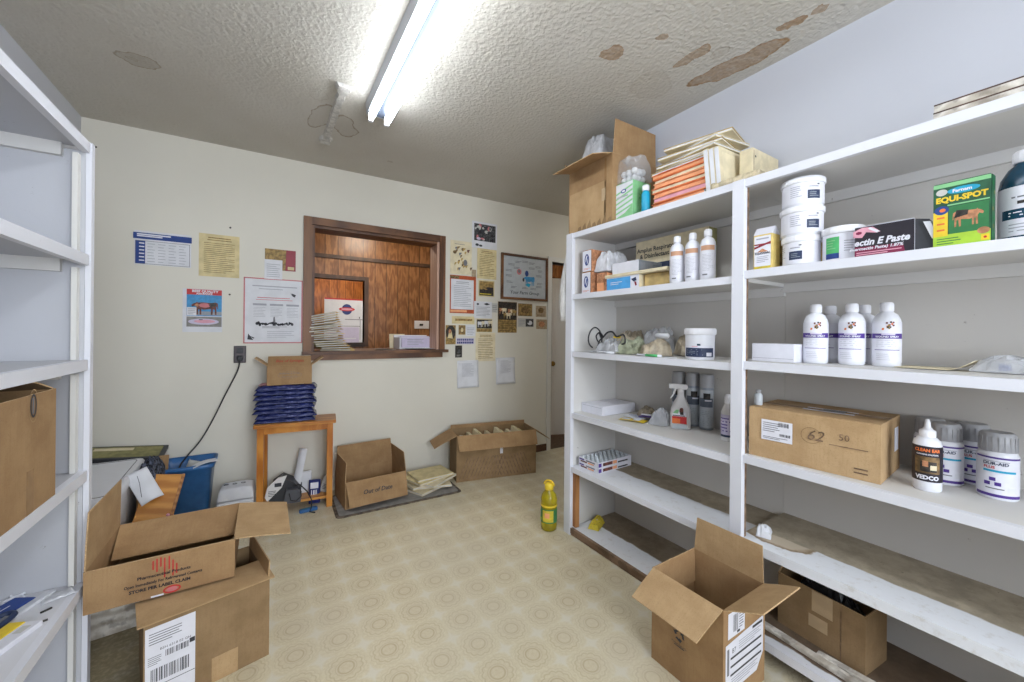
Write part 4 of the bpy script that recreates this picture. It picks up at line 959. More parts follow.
poster('photo_print', 'square sepia print directly under the framed certificate', 2.096, 2.265, 1.38, 1.503, 'photo_gold', lambda m, F, w, h: (m.frm(-w/2, w/2, -h/2, h/2, .006, 'photo_brown', F), m.disc(0, 0, .05, .035, 'photo_brown', F, .0012), m.lines(-.06, .06, -.05, .05, 6, 'photo_brown', F, .15)), 'photo')
poster('photo_print', 'upper of two beige cards beside the door trim', 2.31, 2.438, 1.377, 1.49, 'photo_beige', lambda m, F, w, h: (m.disc(0, .01, .035, .03, 'photo_brown', F, .0012, 12), m.lines(-.05, .05, -.05, -.03, 2, 'photo_brown', F)), 'photo')
def d_bw(m, F, w, h):
    m.rect(-.005, w/2-.006, -h/2+.006, h/2-.004, 'photo_grey', F); m.disc(.045, 0, .03, .022, 'paper', F, .0012, 9); m.disc(.025, .01, .012, .012, 'ink', F, .0014, 8); m.lines(-w/2+.01, -.015, -.03, .03, 4, 'ink_pale', F)
poster('picture_card', 'white card with small black and white animal photo under the sepia print', 2.096, 2.287, 1.27, 1.357, 'paper_dim', d_bw, 'card')
poster('photo_print', 'lower of two beige cards beside the door trim', 2.317, 2.453, 1.253, 1.352, 'photo_beige', lambda m, F, w, h: (m.disc(0, 0, .04, .03, 'cow_tan', F, .0012, 12), m.lines(-.05, .05, .02, .04, 2, 'photo_brown', F)), 'photo')
poster('cream_banner', 'cream strip pinned below the rust folder', 1.394, 1.618, 1.29, 1.358, 'manila', lambda m, F, w, h: m.rect(-.08, .09, -.008, .012, 'photo_gold', F), 'clipping')
def d_hor(m, F, w, h):
    m.rect(-w/2+.004, w/2-.004, -h*.22, h/2-.006, 'photo_dark', F)
    for i in range(4): animal(m, -w*.44+.035*i, -h*.14+.004*i, .055, .065, ['paper', 'manila_pale'][i % 2], F, .0013+.0002*i, i % 2 == 0)
    m.rect(-w/2+.004, w/2-.004, -h*.47, -h*.24, 'photo_gold', F)
poster('photo_print', 'photo of pale horses pinned below the black emblem card', 1.639, 1.805, 1.216, 1.339, 'manila', d_hor, 'photo')
def d_port(m, F, w, h):
    m.disc(0, .02, .046, .062, 'photo_dark', F, .001); m.disc(-.008, .03, .014, .02, 'cow_tan', F, .0014, 12); m.poly([(-.03, -.03), (.02, -.035), (.008, .03), (-.016, .03)], 'manila', F, .0012)
poster('photo_print', 'arched sepia portrait picture lowest beside the window frame', 1.336, 1.432, 1.105, 1.276, 'photo_gold', d_port, 'photo')
poster('picture_card', 'tiny gold framed picture under the cream strip', 1.46, 1.527, 1.192, 1.277, 'photo_gold', lambda m, F, w, h: (m.rect(-w*.34, w*.34, -h*.36, h*.36, 'photo_brown', F), m.disc(0, 0, .014, .02, 'manila', F, .0012, 10)), 'picture')
poster('notice_slip', 'small white printed slip beside the tiny gold picture', 1.532, 1.627, 1.18, 1.28, 'paper', d_text('ink_pale', 5, False, 3), 'note')
def d_ban(m, F, w, h):
    for i in range(9): m.rect(-w/2+.006+.0185*i, -w/2+.019+.0185*i, .004, .022, 'blue_deep', F); m.rect(-w/2+.004+.0185*i, -w/2+.018+.0185*i, -.022, -.004, 'blue_deep', F)
poster('bumper_sticker', 'narrow banner with two rows of dark blue letters', 1.441, 1.613, 1.106, 1.16, 'lilac', d_ban, 'sticker', 1)
poster('bookmark', 'small tall black card below the dark blue banner', 1.429, 1.496, .986, 1.094, 'photo_dark', lambda m, F, w, h: (m.disc(0, 0, .016, .02, 'photo_grey', F, .0012, 10), m.lines(-.02, .02, -.045, -.028, 2, 'paper_dim', F)), 'card')
poster('letter_sheet', 'cream typed sheet hanging lowest in the middle of the clippings', 1.633, 1.84, .945, 1.211, 'manila_pale', d_text('photo_gold', 12, True, 7), 'letter')
def sheet_low(label, x0, x1, z0, z1, seed):
    m = MB(); w, h = x1-x0, z1-z0; m.curl(w, h, 'paper', lambda u, v: .001+.02*(1-v)**3*(.4+.6*u), None, 8, 10)
    m.lines(-w*.3, w*.25, -h*.1, h*.4, 12, 'ink_pale', TOP(.0105), .22, seed=seed)
    return tag(m.build('letter_sheet', None, ((x0+x1)/2, YB-.0008, (z0+z1)/2), (R(90), 0, 0)), label, 'letter')
sheet_low('white typed sheet with curled lower edge, hanging below the black card', 1.45, 1.662, .71, .957, 2)
sheet_low('white typed sheet with curled lower edge, hanging under the animals clipping', 1.852, 2.062, .72, .972, 3)
ce = thing('framed_certificate', 'framed certificate with a blue cartoon horse rider, beside the door trim', 'framed picture', (2.17, YB, 1.759))
m = MB(); w, h = .554, .444
for q in ((-w/2, w/2, h/2-.022, h/2), (-w/2, w/2, -h/2, -h/2+.022), (-w/2, -w/2+.022, -h/2+.022, h/2-.022), (w/2-.022, w/2, -h/2+.022, h/2-.022)): m.box(q[0], q[1], -.022, -.001, q[2], q[3], 'window_wood')
m.build('picture_frame', ce)
m = MB(); m.box(-w/2+.02, w/2-.02, -.008, -.004, -h/2+.02, h/2-.02, 'glass_print'); F = FRONT(-.008)
m.text('Your Farm Group', .045, 'ink', F, 0, -.15, sx=1.05, shear=.2, bold=.0005)
r = random.Random(11)
for i, (u, v) in enumerate(((-.16, .12), (-.08, .15), (.0, .16), (.08, .15), (.16, .12), (-.19, .06), (-.19, .01), (-.18, -.05), (.19, .08), (.17, .03), (-.1, .09), (.08, .1), (.17, -.08), (.18, -.05), (-.13, -.1), (0, -.1), (.1, -.105))):
    m.lines(u-.035, u+.035, v-.012, v+.012, 2, 'ink_soft', F, .4, seed=i)
m.disc(-.07, .055, .028, .03, 'red_pale', F, .001, 12); m.disc(-.07, .06, .016, .018, 'ink_soft', F, .0014, 8)
animal(m, -.02, -.075, .14, .11, 'sky_print', F, .0014); m.disc(.02, .045, .022, .03, 'blue_print', F, .0018, 8); m.poly([(.0, -.07), (.05, -.09), (.07, -.06), (.04, -.05)], 'teal', F, .002); m.disc(-.02, -.02, .012, .02, 'ink', F, .002, 7)
m.build('certificate', ce)

# ------------------------------------------------------------------ on and beyond the counter
zc = WZ0+.0125
r = random.Random(12)
for i in range(17):
    m = MB(); w = .235+.02*r.random(); h = .0172
    m.pillow(w, .2, h-.0055, ['envelope', 'manila_deep', 'manila_deep', 'manila'][i % 4], None, 12, 8, .003, 22, i, 8, e=.2)
    m.box(-w/2+.004, w/2-.03, -.101, -.096, .004, .011, 'paper_dim')
    xx = .385-.004*i+.02*max(0, (3-i))+.012*r.random()
    tag(m.build('envelope', None, (xx+.02, 3.33+.01*r.random(), zc+.0005+i*.0168), (0, -R(.75*i), R(-14+26*r.random()))), 'worn manila envelope in the leaning pile on the counter sill', 'envelope', 'envelopes piled on the counter sill')
m = MB(); m.curl(.33, .2, 'envelope', lambda u, v: .006*sin(4*u)+.001, None)
def loose(label, x, y, z, w, d, mat, rz, seed, cat='paper', rx=0):
    m = MB(); m.curl(w, d, mat, lambda u, v: .004+.004*sin(3*u+seed)+.004*sin(4*v+seed), None); m.lines(-w*.35, w*.35, -d*.3, d*.3, 4, 'ink_pale', TOP(.014))
    return tag(m.build('paper_sheet', None, (x, y, z), (rx, 0, rz)), label, cat)
wb = thing('desk_organizer', 'white tray of papers standing on the counter near the pale window jamb', 'paper tray', (1.14, 3.48, zc), R(3))
m = MB(); m.box(-.17, .14, -.08, .08, 0, .012, 'white_plastic'); m.box(-.17, .14, .07, .08, .012, .12, 'white_plastic'); m.box(-.17, -.16, -.08, .07, .012, .1, 'white_plastic'); m.box(.13, .14, -.08, .07, .012, .1, 'white_plastic'); m.build('tray', wb)
for i in range(6):
    m = MB(); m.box(-.15, .12, -.075+.02*i, -.071+.02*i, .013, .10+.006*(i % 3), 'paper' if i % 2 else 'lilac'); m.lines(-.1, .05, .03, .09, 4, 'ink_pale', FRONT(-.075+.02*i)); tag(m.build('paper_sheet', None, (1.14, 3.48, zc), R(3)), 'white form filed upright in the tray on the counter', 'paper', 'forms in the counter tray')
loose('flat white papers spread on the counter before the tray', 1.13, 3.33, zc, .26, .15, 'paper', R(6), 1)
loose('pale paper on the middle of the counter sill', .83, 3.30, zc, .16, .09, 'paper_dim', R(-4), 2)
m = MB(); m.box(-.07, .07, -.002, .002, 0, .13, 'manila_pale'); m.rect(-.03, -.01, .08, .12, 'ink_soft', FRONT(-.002)); m.rect(.0, .06, .02, .11, 'lime' if False else 'manila', FRONT(-.002))
tag(m.build('note_card', None, (1.01, 3.585, zc), (R(-8), 0, 0)), 'pale yellow cards standing at the back of the counter', 'card')
m = MB(); m.box(-.05, .05, -.012, .012, 0, .11, 'pine_orange'); tag(m.build('wooden_block', None, (1.13, 3.61, zc), 0), 'small orange wooden block behind the counter papers', 'block')
sw = thing('switch_plate', 'white switch plate on the wood panelling beyond the counter', 'switch', (1.655, YP-.001, 1.30))
m = MB(); m.bev(-.095, .095, -.008, 0, -.05, .05, 'white_plastic', .006); m.build('plate', sw); m = MB(); m.bev(-.03, .015, -.016, -.008, -.012, .012, 'black_rubber', .003); m.build('toggle', sw)
# white calendar sheets hung in the inner opening
cal = thing('wall_calendar', 'large white sheet with a red and blue emblem standing in the inner window', 'calendar', (.735, 4.70, 1.085), R(2))
m = MB(); m.box(-.21, .19, -.004, .004, 0, .49, 'paper'); F = FRONT(-.004)
m.rect(-.21, .19, .475, .49, 'red', F, .0006); m.disc(.02, .37, .055, .06, 'blue_deep', F, .001); m.disc(.02, .372, .085, .022, 'red', F, .0014); m.disc(.02, .372, .06, .012, 'pink', F, .0018); m.rect(.0, .19, .255, .262, 'ink_soft', F); m.rect(.15, .16, .27, .29, 'ink', F)
m.rect(-.21, .16, .18, .186, 'ink_soft', F); m.rect(.16, .166, .03, .26, 'ink_soft', F); m.build('sheet', cal)
m = MB(); m.box(-.19, .15, -.012, -.005, .0, .17, 'lilac'); m.rect(-.17, .12, .04, .05, 'paper', FRONT(-.012)); m.build('lower_leaf', cal)
m = MB(); m.box(ix0+.12, ix0+.14, 5.3, 5.34, 0, 1.8, 'raw_pine'); tag(m.build('wooden_stake', None), 'pale upright stick seen through the inner window', 'stick')

# white cloth or coat hanging by the shelving end
cw = thing('hanging_coat', 'off-white coat hanging on the far end of the shelving near the door', 'coat', (1.60, 1.875, 1.29), 0)
m = MB(); vs = []; fs = []; N = 12; K = 14
for i in range(N+1):
    z = .48*i/N; hw = .034*(1-(i/N)**3)+.010; dp = .022*(1-(i/N)**4)+.004
    for k in range(K):
        a = 2*pi*k/K; rr_ = 1+.16*sin(5*a+i*.2); vs.append((hw*cos(a)*rr_-.01*sin(i*.4), .026+dp*sin(a)*rr_, z))
fs = [(i*K+k, i*K+(k+1) % K, (i+1)*K+(k+1) % K, (i+1)*K+k) for i in range(N) for k in range(K)]+[tuple(range(K-1, -1, -1)), tuple(N*K+k for k in range(K))]
m.add(vs, fs, 'coat_white', None, True); m.build('cloth', cw)
m = MB(); m.tube([(0, .0, .5), (0, .02, .5), (0, .028, .488), (0, .026, .47)], .003, 'metal', 6); m.build('hook', cw)
m = MB(); m.box(-.008, .008, .01, .02, -.24, .0, 'grey_dark'); m.build('belt', cw)

# ------------------------------------------------------------------ clutter on the side shelving
zz = .3855
sc1 = thing('scissors', 'scissors with white looped handles on the dusty lower side shelf', 'scissors', (-.665, 1.795, zz), R(20))
m = MB(); m.tube([(.02+.02*cos(a), .018*sin(a), .006) for a in [2*pi*k/14 for k in range(14)]], .004, 'white_plastic', 7, True); m.tube([(.03+.014*cos(a), .035+.012*sin(a), .006) for a in [2*pi*k/14 for k in range(14)]], .0035, 'white_plastic', 7, True); m.build('handle', sc1)
m = MB(); m.box(-.10, .002, -.006, .004, .002, .006, 'metal'); m.build('blade', sc1)
m = MB(); m.bev(-.05, .05, -.03, .03, 0, .014, 'grey_dark', .01); tag(m.build('pen_case', None, (-.72, 1.775, zz+.0), R(-60)), 'small dark case behind the scissors on the lower side shelf', 'case')
m = MB(); m.bev(-.09, .09, -.03, .03, 0, .012, 'blue_print', .003); m.lines(-.08, .05, -.02, .02, 3, 'label_white', TOP(.0122), .3); tag(m.build('syringe_packet', None, (-.66, 1.715, zz), R(62)), 'blue and white packet lying on the lower side shelf', 'packet')
m = MB(); m.bev(-.08, .08, -.012, .012, 0, .01, 'bag_white', .003); m.bev(-.08, -.04, -.009, .009, .01, .014, 'ink_soft', .002); tag(m.build('syringe_packet', None, (-.60, 1.735, zz), R(66)), 'slim clear packet with grey tip on the lower side shelf', 'packet')
m = MB(); m.curl(.07, .05, 'bag_white', lambda u, v: .003+.004*abs(sin(9*u)*sin(7*v)), None, 14, 10); tag(m.build('plastic_bag', None, (-.545, 1.775, zz-.001), R(25)), 'flattened pale plastic bag near the post on the lower side shelf', 'plastic bag')
m = MB(); m.tube(smooth([(-.1, .03, .008), (0, .03, .01), (.05, .02, .012), (.06, 0, .012), (.04, -.012, .01), (-.06, -.012, .008)]), .0075, 'navy', 8); tag(m.build('strap', None, (-.635, 1.655, zz+.0), R(70)), 'folded dark navy strap on the lower side shelf', 'strap')
m = MB(); m.bev(-.09, .05, -.02, .02, 0, .016, 'yellow', .003); m.bev(-.09, .05, -.06, -.02, 0, .015, 'label_white', .003); m.rect(.0, .03, -.05, -.03, 'paper_dim', TOP(.0152)); tag(m.build('medicine_carton', None, (-.60, 1.60, zz), R(68)), 'yellow and white carton lying on the lower side shelf', 'carton')
for (x, y, a) in ((-.545, 1.70, 40), (-.535, 1.64, 20)):
    m = MB(); m.bev(-.012, .012, -.003, .003, 0, .004, 'photo_dark', .001); tag(m.build('debris_chip', None, (x, y, zz), R(a)), 'tiny dark chip on the bare part of the lower side shelf', 'chip', 'chips on the lower side shelf')
m = MB(); m.curl(.12, .07, 'paper', lambda u, v: .004+.01*u*u, None); tag(m.build('paper_sheet', None, (-.6, 1.77, .051), R(10)), 'scrap of white paper on the bottom board of the side shelving', 'paper')
# ------------------------------------------------------------------ things on the long shelving
def L_(n): return ZL[n]+.0008
def Rr(n): return ZR[n]+.0008
def package(name, label, cat, w, d, h, loc, rot, mat, draw=None, side=None, sidemat=None, group=None, flap=True, top=None):
    """printed carton: body with a closing flap seam"""
    t = thing(name, label, cat, loc, rot, group)
    m = MB(); m.bev(-w/2, w/2, -d/2, d/2, 0, h, mat, min(.0025, d*.1), seg=2)
    if sidemat: m.rect(-d/2+.001, d/2-.001, .001, h-.001, sidemat, SIDE(w/2), .0004)
    if draw: draw(m, FRONT(-d/2), w, h)
    if side: side(m, SIDE(w/2), d, h)
    if top: top(m, TOP(h), w, d)
    m.build('body', t)
    if flap:
        m = MB(); m.box(-w/2+.002, w/2-.002, -d/2+.0005, -d/2+.012 if d > .03 else 0, h, h+.0012, mat); m.build('flap', t)
    return t
def bottle(name, label, loc, rot, body, bodymat, cap, capmat, lab=None, draw=None, cat='bottle', group=None, seg=28, extra=None):
    t = thing(name, label, cat, loc, rot, group)
    m = MB(); m.lathe(body, bodymat, seg=seg); m.build('body', t)
    m = MB(); m.lathe(cap, capmat, seg=seg)
    r0, z0, z1 = max(c[0] for c in cap), cap[0][1], cap[-1][1]
    for k in range(20):
        a = 2*pi*k/20; m.box(-.0006, .0006, -.0005, .0008, z0+.002, z0+(z1-z0)*.8, capmat, Matrix.Rotation(a, 4, 'Z') @ Matrix.Translation((0, -cap[1][0], 0)))
    m.build('cap', t)
    if lab:
        r, a, b, mt = lab; m = MB(); m.lathe([(r+.0004, a), (r+.0006, (a+b)/2), (r+.0004, b)], mt, seg=seg)
        if draw: draw(m, r)
        m.build('label', t)
    if extra: extra(t)
    return t

# --- carton and bags on top
def prTop(b):
    F = FRONT(-.18); b.rect(-.17, .13, .0, .24, 'cardboard_light', F); b.rect(.12, .135, .0, .36, 'tape_clear', F); b.rect(.1, .128, .13, .2, 'tape_pale', F, .0012)
    for i in range(7): b.poly([(-.1+.04*i, .0), (-.06+.04*i, .0), (-.07+.04*i, .03+.012*(i % 3)), (-.09+.04*i, .025)], 'cardboard_dull', F, .001)
tc = carton('cardboard_box', 'tall open cardboard box on top of the shelving with plastic bags inside', (1.752, 1.683, L_(5)), E_, .356, .36, .375,
    {'front': (102, .145), 'right': (1, .185), 'left': (35, .1), 'back': (4, .06)}, 'cardboard', 'cardboard_dull', prints=prTop)
m = MB()
def bunch(label, loc, w, d, h, mat, seed, rz=0, nm='plastic_bag', amp=.03, fr=14):
    m = MB(); m.pillow(w, d, h, mat, None, 26, 22, amp, fr, seed); return tag(m.build(nm, None, loc, rz), label, 'plastic bag')
bunch('white crumpled plastic bag rising out of the tall top box', (1.71, 1.73, 2.062), .22, .20, .325, 'bag_white', 3, 0, amp=.04)
cs = thing('wadding_support', 'brown inner carton filling the tall top box under the white bag', 'carton', (1.752, 1.683, L_(5)+.0045), E_)
m = MB(); m.bev(-.16, .16, -.16, .16, 0, .232, 'cardboard_dull', .004); m.build('body', cs)
# clear bag of cotton balls behind the green box
bg = thing('cotton_ball_bag', 'clear bag of white cotton balls resting on the green glove box', 'bag', (1.672, 1.452, L_(5)+.2), 0)
m = MB(); m.pillow(.13, .15, .14, 'bag_film', None, 20, 20, .02, 16, 9, 6); m.build('bag', bg)
r = random.Random(3)
for i in range(18):
    q = MB(); a = .017+.003*r.random(); q.lathe([(0, -a), (a*.7, -a*.7), (a, 0), (a*.7, a*.7), (0, a)], 'cotton', seg=10)
    q.build('cotton_ball', bg, (-.03+.03*(i % 3)+.004*r.random(), -.035+.034*((i//3) % 3), .022+.036*(i//9)+.004*r.random()))
def dgreen(m, F, w, h):
    m.rect(-w/2+.002, w/2-.002, .002, h-.002, 'paper', F, .0004)
    for i in range(6):
        v = .02+.026*i; m.poly([(-w/2+.003, v-.012), (w/2-.003, v+.02), (w/2-.003, v+.03), (-w/2+.003, v-.002)], 'green_box', F, .0008+.00002*i)
    m.poly([(-w/2+.002, .002), (w/2-.002, .002), (w/2-.002, .07), (0, .03), (-w/2+.002, .01)], 'green_box', F, .001)
    m.disc(.0, h*.78, .018, .011, 'blue_print', F, .0014); m.disc(.0, h*.78, .011, .006, 'label_white', F, .0018); m.rect(-.045, .03, h*.62, h*.66, 'ink_pale', F, .0013)
def dgs(m, F, w, h):
    for i in range(9): a = i*.7; m.poly([(.0+.03*cos(a), h*.62+.04*sin(a)), (.012+.03*cos(a+.3), h*.62+.04*sin(a+.3)), (.005, h*.6), (-.005, h*.64)], 'green_label', F, .0007+.00002*i)
package('glove_box', 'green and white glove box on top of the shelving beside the tall box', 'glove box', .126, .14, .198, (1.672, 1.452, L_(5)), E_, 'green_box', dgreen, dgs)
bottle('pump_bottle', 'small teal bottle with a pale cap squeezed beside the orange folders', (1.635, 1.335, L_(5)), E_, [(.019, 0), (.021, .004), (.021, .11), (.016, .122), (.012, .126)], 'teal', [(.016, .126), (.017, .128), (.017, .152), (.012, .156)], 'cap_white')
cols = ['orange', 'orange', 'orange_pale', 'orange', 'orange', 'orange_pale', 'orange', 'orange']
r = random.Random(6)
z = L_(5)
for i in range(8):
    h = .0225 if i != 2 else .026
    m = MB(); w, d = .285, .225
    m.box(-w/2, w/2, -d/2, d/2, 0, .0035, cols[i]); m.box(-w/2+.002, w/2-.006, -d/2+.004, d/2-.004, .0035, h-.004, 'pink' if i == 2 else ('orange_pale' if i % 2 else 'manila_pale'))
    m.box(-w/2, w/2, -d/2-.002, d/2, h-.004, h-.0005, cols[i]); m.box(-w/2+.01+.03*(i % 3), -w/2+.1+.03*(i % 3), -d/2-.006, -d/2, h-.003, h-.001, cols[i])
    m.box(w/2-.004, w/2, -d/2+.004, d/2-.002, .0035, h-.004, 'paper_dim')
    tag(m.build('file_folder', None, (1.745+.012*r.random(), 1.150+.008*sin(i*2), z), (0, 0, E_+R(-3+6*r.random()))), 'orange file folder in the flat pile on top of the shelving', 'file folder', 'orange folders on top of the shelving')
    z += h+.0006
for i in range(7):
    h = .0135
    m = MB(); w, d = .30, .23
    m.box(-w/2, w/2, -d/2, d/2, 0, .003, 'manila_pale'); m.box(-w/2+.003, w/2-.004, -d/2+.003, d/2-.003, .003, h-.003, 'paper'); m.box(-w/2, w/2, -d/2-.001, d/2, h-.003, h-.0004, 'manila_pale' if i % 2 else 'envelope')
    tag(m.build('file_folder', None, (1.755+.02*r.random(), 1.148-.01*i+.02*r.random(), z), (0, 0, E_+R([2, -3, 5, -4, 9, -7, 13][i]))), 'cream file folder heaped on the orange folders on top of the shelving', 'file folder', 'cream folders heaped on the orange pile')
    z += h+.0006
for i in range(3):
    h = .205-.004*i; m = MB(); m.box(-.011, .011, -.12, .12, 0, h, 'cream'); m.box(-.0085, .0085, -.122, -.12, .002, h-.004, 'paper'); m.box(-.007, .007, -.115, .11, h, h+.003, 'paper_dim')
    m.rect(-.1, .1, .02, h-.02, 'manila_pale', SIDE(.011), .0006)
    tag(m.build('file_folder', None, (1.735, .985-.024*i, L_(5)+.0003), (0, R(-5), E_)), ['cream file standing upright against the orange pile', 'cream file standing upright in the middle of the three on the shelving top', 'cream file standing upright farthest from the orange pile'][i], 'file folder')
m = MB(); m.bev(-.028, .028, -.11, .11, 0, .185, 'cream', .003); m.disc(-.09, .15, .005, .005, 'ink', SIDE(.028)); m.disc(-.09, .05, .005, .005, 'ink', SIDE(.028)); m.rect(-.105, -.1, .01, .175, 'photo_beige', SIDE(.028))
tag(m.build('archive_box', None, (1.83, .885, L_(5)), E_), 'cream archive box standing behind the upright cream files', 'archive box')
m = MB(); m.curl(.19, .045, 'foam_tan', lambda u, v: .004+.006*noise.noise(Vector((u*9, v*5, 0))), None, 24, 8, .02)
m.v = [(x, y, z if z > .014 else 0) for x, y, z in m.v]
tag(m.build('packing_strip', None, (1.592, .855, ZL[5]+.001), E_), 'flaky tan packing strip lying where the two shelving bays meet', 'packing strip')
for i, (y0_, z_, nm) in enumerate(((.0, 0, 'lower'), (.02, .024, 'upper'))):
    m = MB(); m.box(-.305, .30, -.028, .028, 0, .022, 'weathered_board'); m.box(-.305, .30, -.029, -.028, .018, .0218, 'dark_trim')
    tag(m.build('wood_strip', None, (1.605+.006*i, .0, Rr(5)+z_), E_+R(.5)), ['pale wooden strip lying on the shelving top, under another', 'wooden strip lying on the shelving top, upper of two'][i], 'wood strip')

# --- second shelf from the top, bay by the doorway
def dgl(m, F, w, h):
    m.rect(-w/2+.003, w/2-.003, .003, h-.003, 'label_white', F, .0004); m.ringp(0, h*.55, .019, .034, .008, 'blue_deep', F, .001); m.poly([(-.012, h*.3), (.0, h*.35), (.014, h*.75), (.004, h*.7)], 'blue_print', F, .0012); m.lines(-w*.35, w*.35, .01, .022, 2, 'orange', F)
package('glove_box', 'orange sided glove box with a blue ring, lower of two on the shelf', 'glove box', .078, .20, .128, (1.702, 1.735, L_(4)), E_, 'raw_pine', dgl, None, 'cow_tan')
package('glove_box', 'orange sided glove box with a blue ring, stacked upper of two on the shelf', 'glove box', .078, .20, .128, (1.704, 1.732, L_(4)+.1305), E_, 'raw_pine', dgl, None, 'cow_tan')
package('glove_box', 'orange carton under the crumpled glove wrapper on the second shelf down', 'glove box', .075, .18, .115, (1.72, 1.643, L_(4)), E_+R(4), 'cow_tan', lambda m, F, w, h: m.rect(-w/2+.003, w/2-.02, .003, h*.5, 'orange_pale', F), None, 'orange_pale')
m = MB(); m.pillow(.10, .19, .11, 'bag_white', None, 20, 20, .028, 20, 14); tag(m.build('glove_wrapper', None, (1.72, 1.64, L_(4)+.118), (0, R(0), E_)), 'limp white plastic glove wrapper draped on the orange carton', 'wrapper')
def dblue(m, F, w, h):
    m.rect(-w/2+.002, w/2-.055, .004, h-.004, 'blue_box', F, .0005); m.lines(-w/2+.03, 0, .03, .05, 2, 'label_white', F); m.rect(w/2-.055, w/2-.002, .002, h-.002, 'label_white', F, .0006)
    m.poly([(w/2-.05, h-.02), (w/2-.02, h-.012), (w/2-.014, h-.03), (w/2-.035, h-.035)], 'navy', F, .001); m.poly([(w/2-.03, h-.035), (w/2-.018, h-.035), (w/2-.012, .018), (w/2-.022, .014)], 'crimson', F, .0011)
package('medical_carton', 'flat pale blue carton with a red and blue mark under the manila board', 'carton', .225, .16, .072, (1.69, 1.465, L_(4)), E_, 'label_white', dblue, None, 'manila_pale')
m = MB(); m.bev(-.075, .075, -.075, .075, 0, .072, 'envelope', .01); tag(m.build('paper_parcel', None, (1.71, 1.268, L_(4)), E_), 'folded kraft paper parcel under the manila board beside the white bottles', 'parcel')
m = MB(); m.box(-.20, .20, -.12, .12, 0, .016, 'manila_pale'); m.box(-.2, .2, -.1215, -.12, .003, .013, 'cream'); tag(m.build('file_folder', None, (1.725, 1.385, L_(4)+.0735), E_), 'long manila board lying across the blue carton and the kraft parcel', 'file folder')
package('medical_carton', 'plain white carton with grey print lying on the manila board', 'carton', .185, .19, .066, (1.745, 1.482, L_(4)+.091), E_, 'label_white', None, lambda m, F, w, h: (m.bars(-w*.4, w*.1, .012, .054, 'ink_pale', F, 14), m.lines(w*.12, w*.42, .012, .05, 4, 'ink_soft', F)), 'aero_grey')
def dkit(m, F, w, h):
    m.rect(-w/2+.003, w/2-.003, .003, h*.55, 'navy', F, .0005); m.rect(-w/2+.003, w/2-.003, h*.58, h-.003, 'cream', F, .0004)
    m.text('Amplus Respirator', .034, 'ink', F, -.085, h*.82, align='CENTER', bold=.0008); m.text('& Disinfectant Tray', .034, 'ink', F, -.06, h*.70, bold=.0008)
    r = random.Random(4)
    for i in range(8): m.disc(-.18+.05*i, h*.3+.02*r.random(), .018, .03, r.choice(['sky_print', 'ink', 'teal_deep', 'aero_grey']), F, .001+.0001*i, 8)
package('kit_box', 'large cream box lettered about a disinfectant tray behind the white bottles', 'box', .45, .07, .30, (1.875, 1.345, L_(4)), E_, 'cream', dkit, None, 'olive')
def dtan(m, r):
    bent(m, -.028, .03, .13, .151, 'tan_band', r, .0012); blines(m, -.02, .025, .04, .115, 12, 'ink_pale', r, seed=2, w=.2); bent(m, -.02, .0, .022, .028, 'ink_soft', r, .0012)
B16 = [(.028, 0), (.0315, .004), (.032, .15), (.030, .168), (.024, .182), (.014, .19), (.012, .196)]
C16 = [(.0145, .194), (.0155, .196), (.0152, .222), (.011, .225)]
bt = bottle('shampoo_bottle', 'white bottle with tan band, next to the kraft parcel', (1.628, 1.146, L_(4)), E_+.5, B16, 'white_plastic', C16, 'cap_white', (.032, .02, .152, 'label_white'), dtan)
dup(bt, (1.632, 1.070, L_(4)), E_+.35, 'white bottle with tan band, in the middle of the three')
dup(bt, (1.628, .995, L_(4)), E_+.5, 'white bottle with tan band, nearest the shared shelf post')

# --- third shelf: bags and the tub
m = MB(); m.curl(.14, .09, 'paper', lambda u, v: .003+.004*sin(5*u), None); tag(m.build('paper_sheet', None, (1.64, 1.68, L_(3)), E_), 'white card lying under the black cord loop', 'paper')
for i, (x, y, w, d, h, mt, sd, lb) in enumerate(((1.66, 1.57, .15, .12, .05, 'bag_clear', 1, 'clear bag near the black tube coil on the third shelf'), (1.685, 1.455, .13, .11, .062, 'bag_green', 2, 'greenish clear bag in the middle of the heaped supplies'),
        (1.84, 1.60, .15, .12, .11, 'bag_tan', 3, 'tan paper bag behind the black tube coil'), (1.85, 1.41, .17, .13, .125, 'bag_clear', 4, 'tall clear plastic bag at the back of the heaped supplies'),
        (1.69, 1.305, .14, .13, .055, 'bag_tan', 5, 'tan and clear bag next to the white tub'), (1.86, 1.22, .15, .10, .085, 'bag_tan', 6, 'torn brown bag behind the tub on the third shelf'))):
    m = MB(); m.pillow(w, d, h, mt, None, 24, 20, .028, 22, sd); tag(m.build('supply_bag', None, (x, y, L_(3)+(.008 if i == 0 else 0)), E_+.2*i), lb, 'bag')
m = MB(); m.lathe([(.012, 0), (.013, .003), (.013, .09), (.006, .1)], 'white_plastic', frame((0, 0, 0), (0, 0, 1), (0, 1, 0))); m.build; 
tag(m.build('syringe_tube', None, (1.70, 1.31, L_(3)+.102), (0, 0, R(70))), 'white capped tube resting on the tan and clear bag', 'tube')
m = MB(); m.bev(-.02, .02, -.014, .014, 0, .012, 'yellow', .004); tag(m.build('yellow_clip', None, (1.63, 1.515, L_(3)+.086), R(20)), 'small yellow clip on the heaped supplies', 'clip')
cl = MB(); cx, cz = 1.625, L_(3)+.085
ring = [(1.62+.004*sin(a*2), 1.675+.055*cos(a), cz+.06*sin(a)) for a in [pi*1.6+2*pi*k/26 for k in range(25)]]
cl.tube(ring, .0042, 'black_rubber', 8)
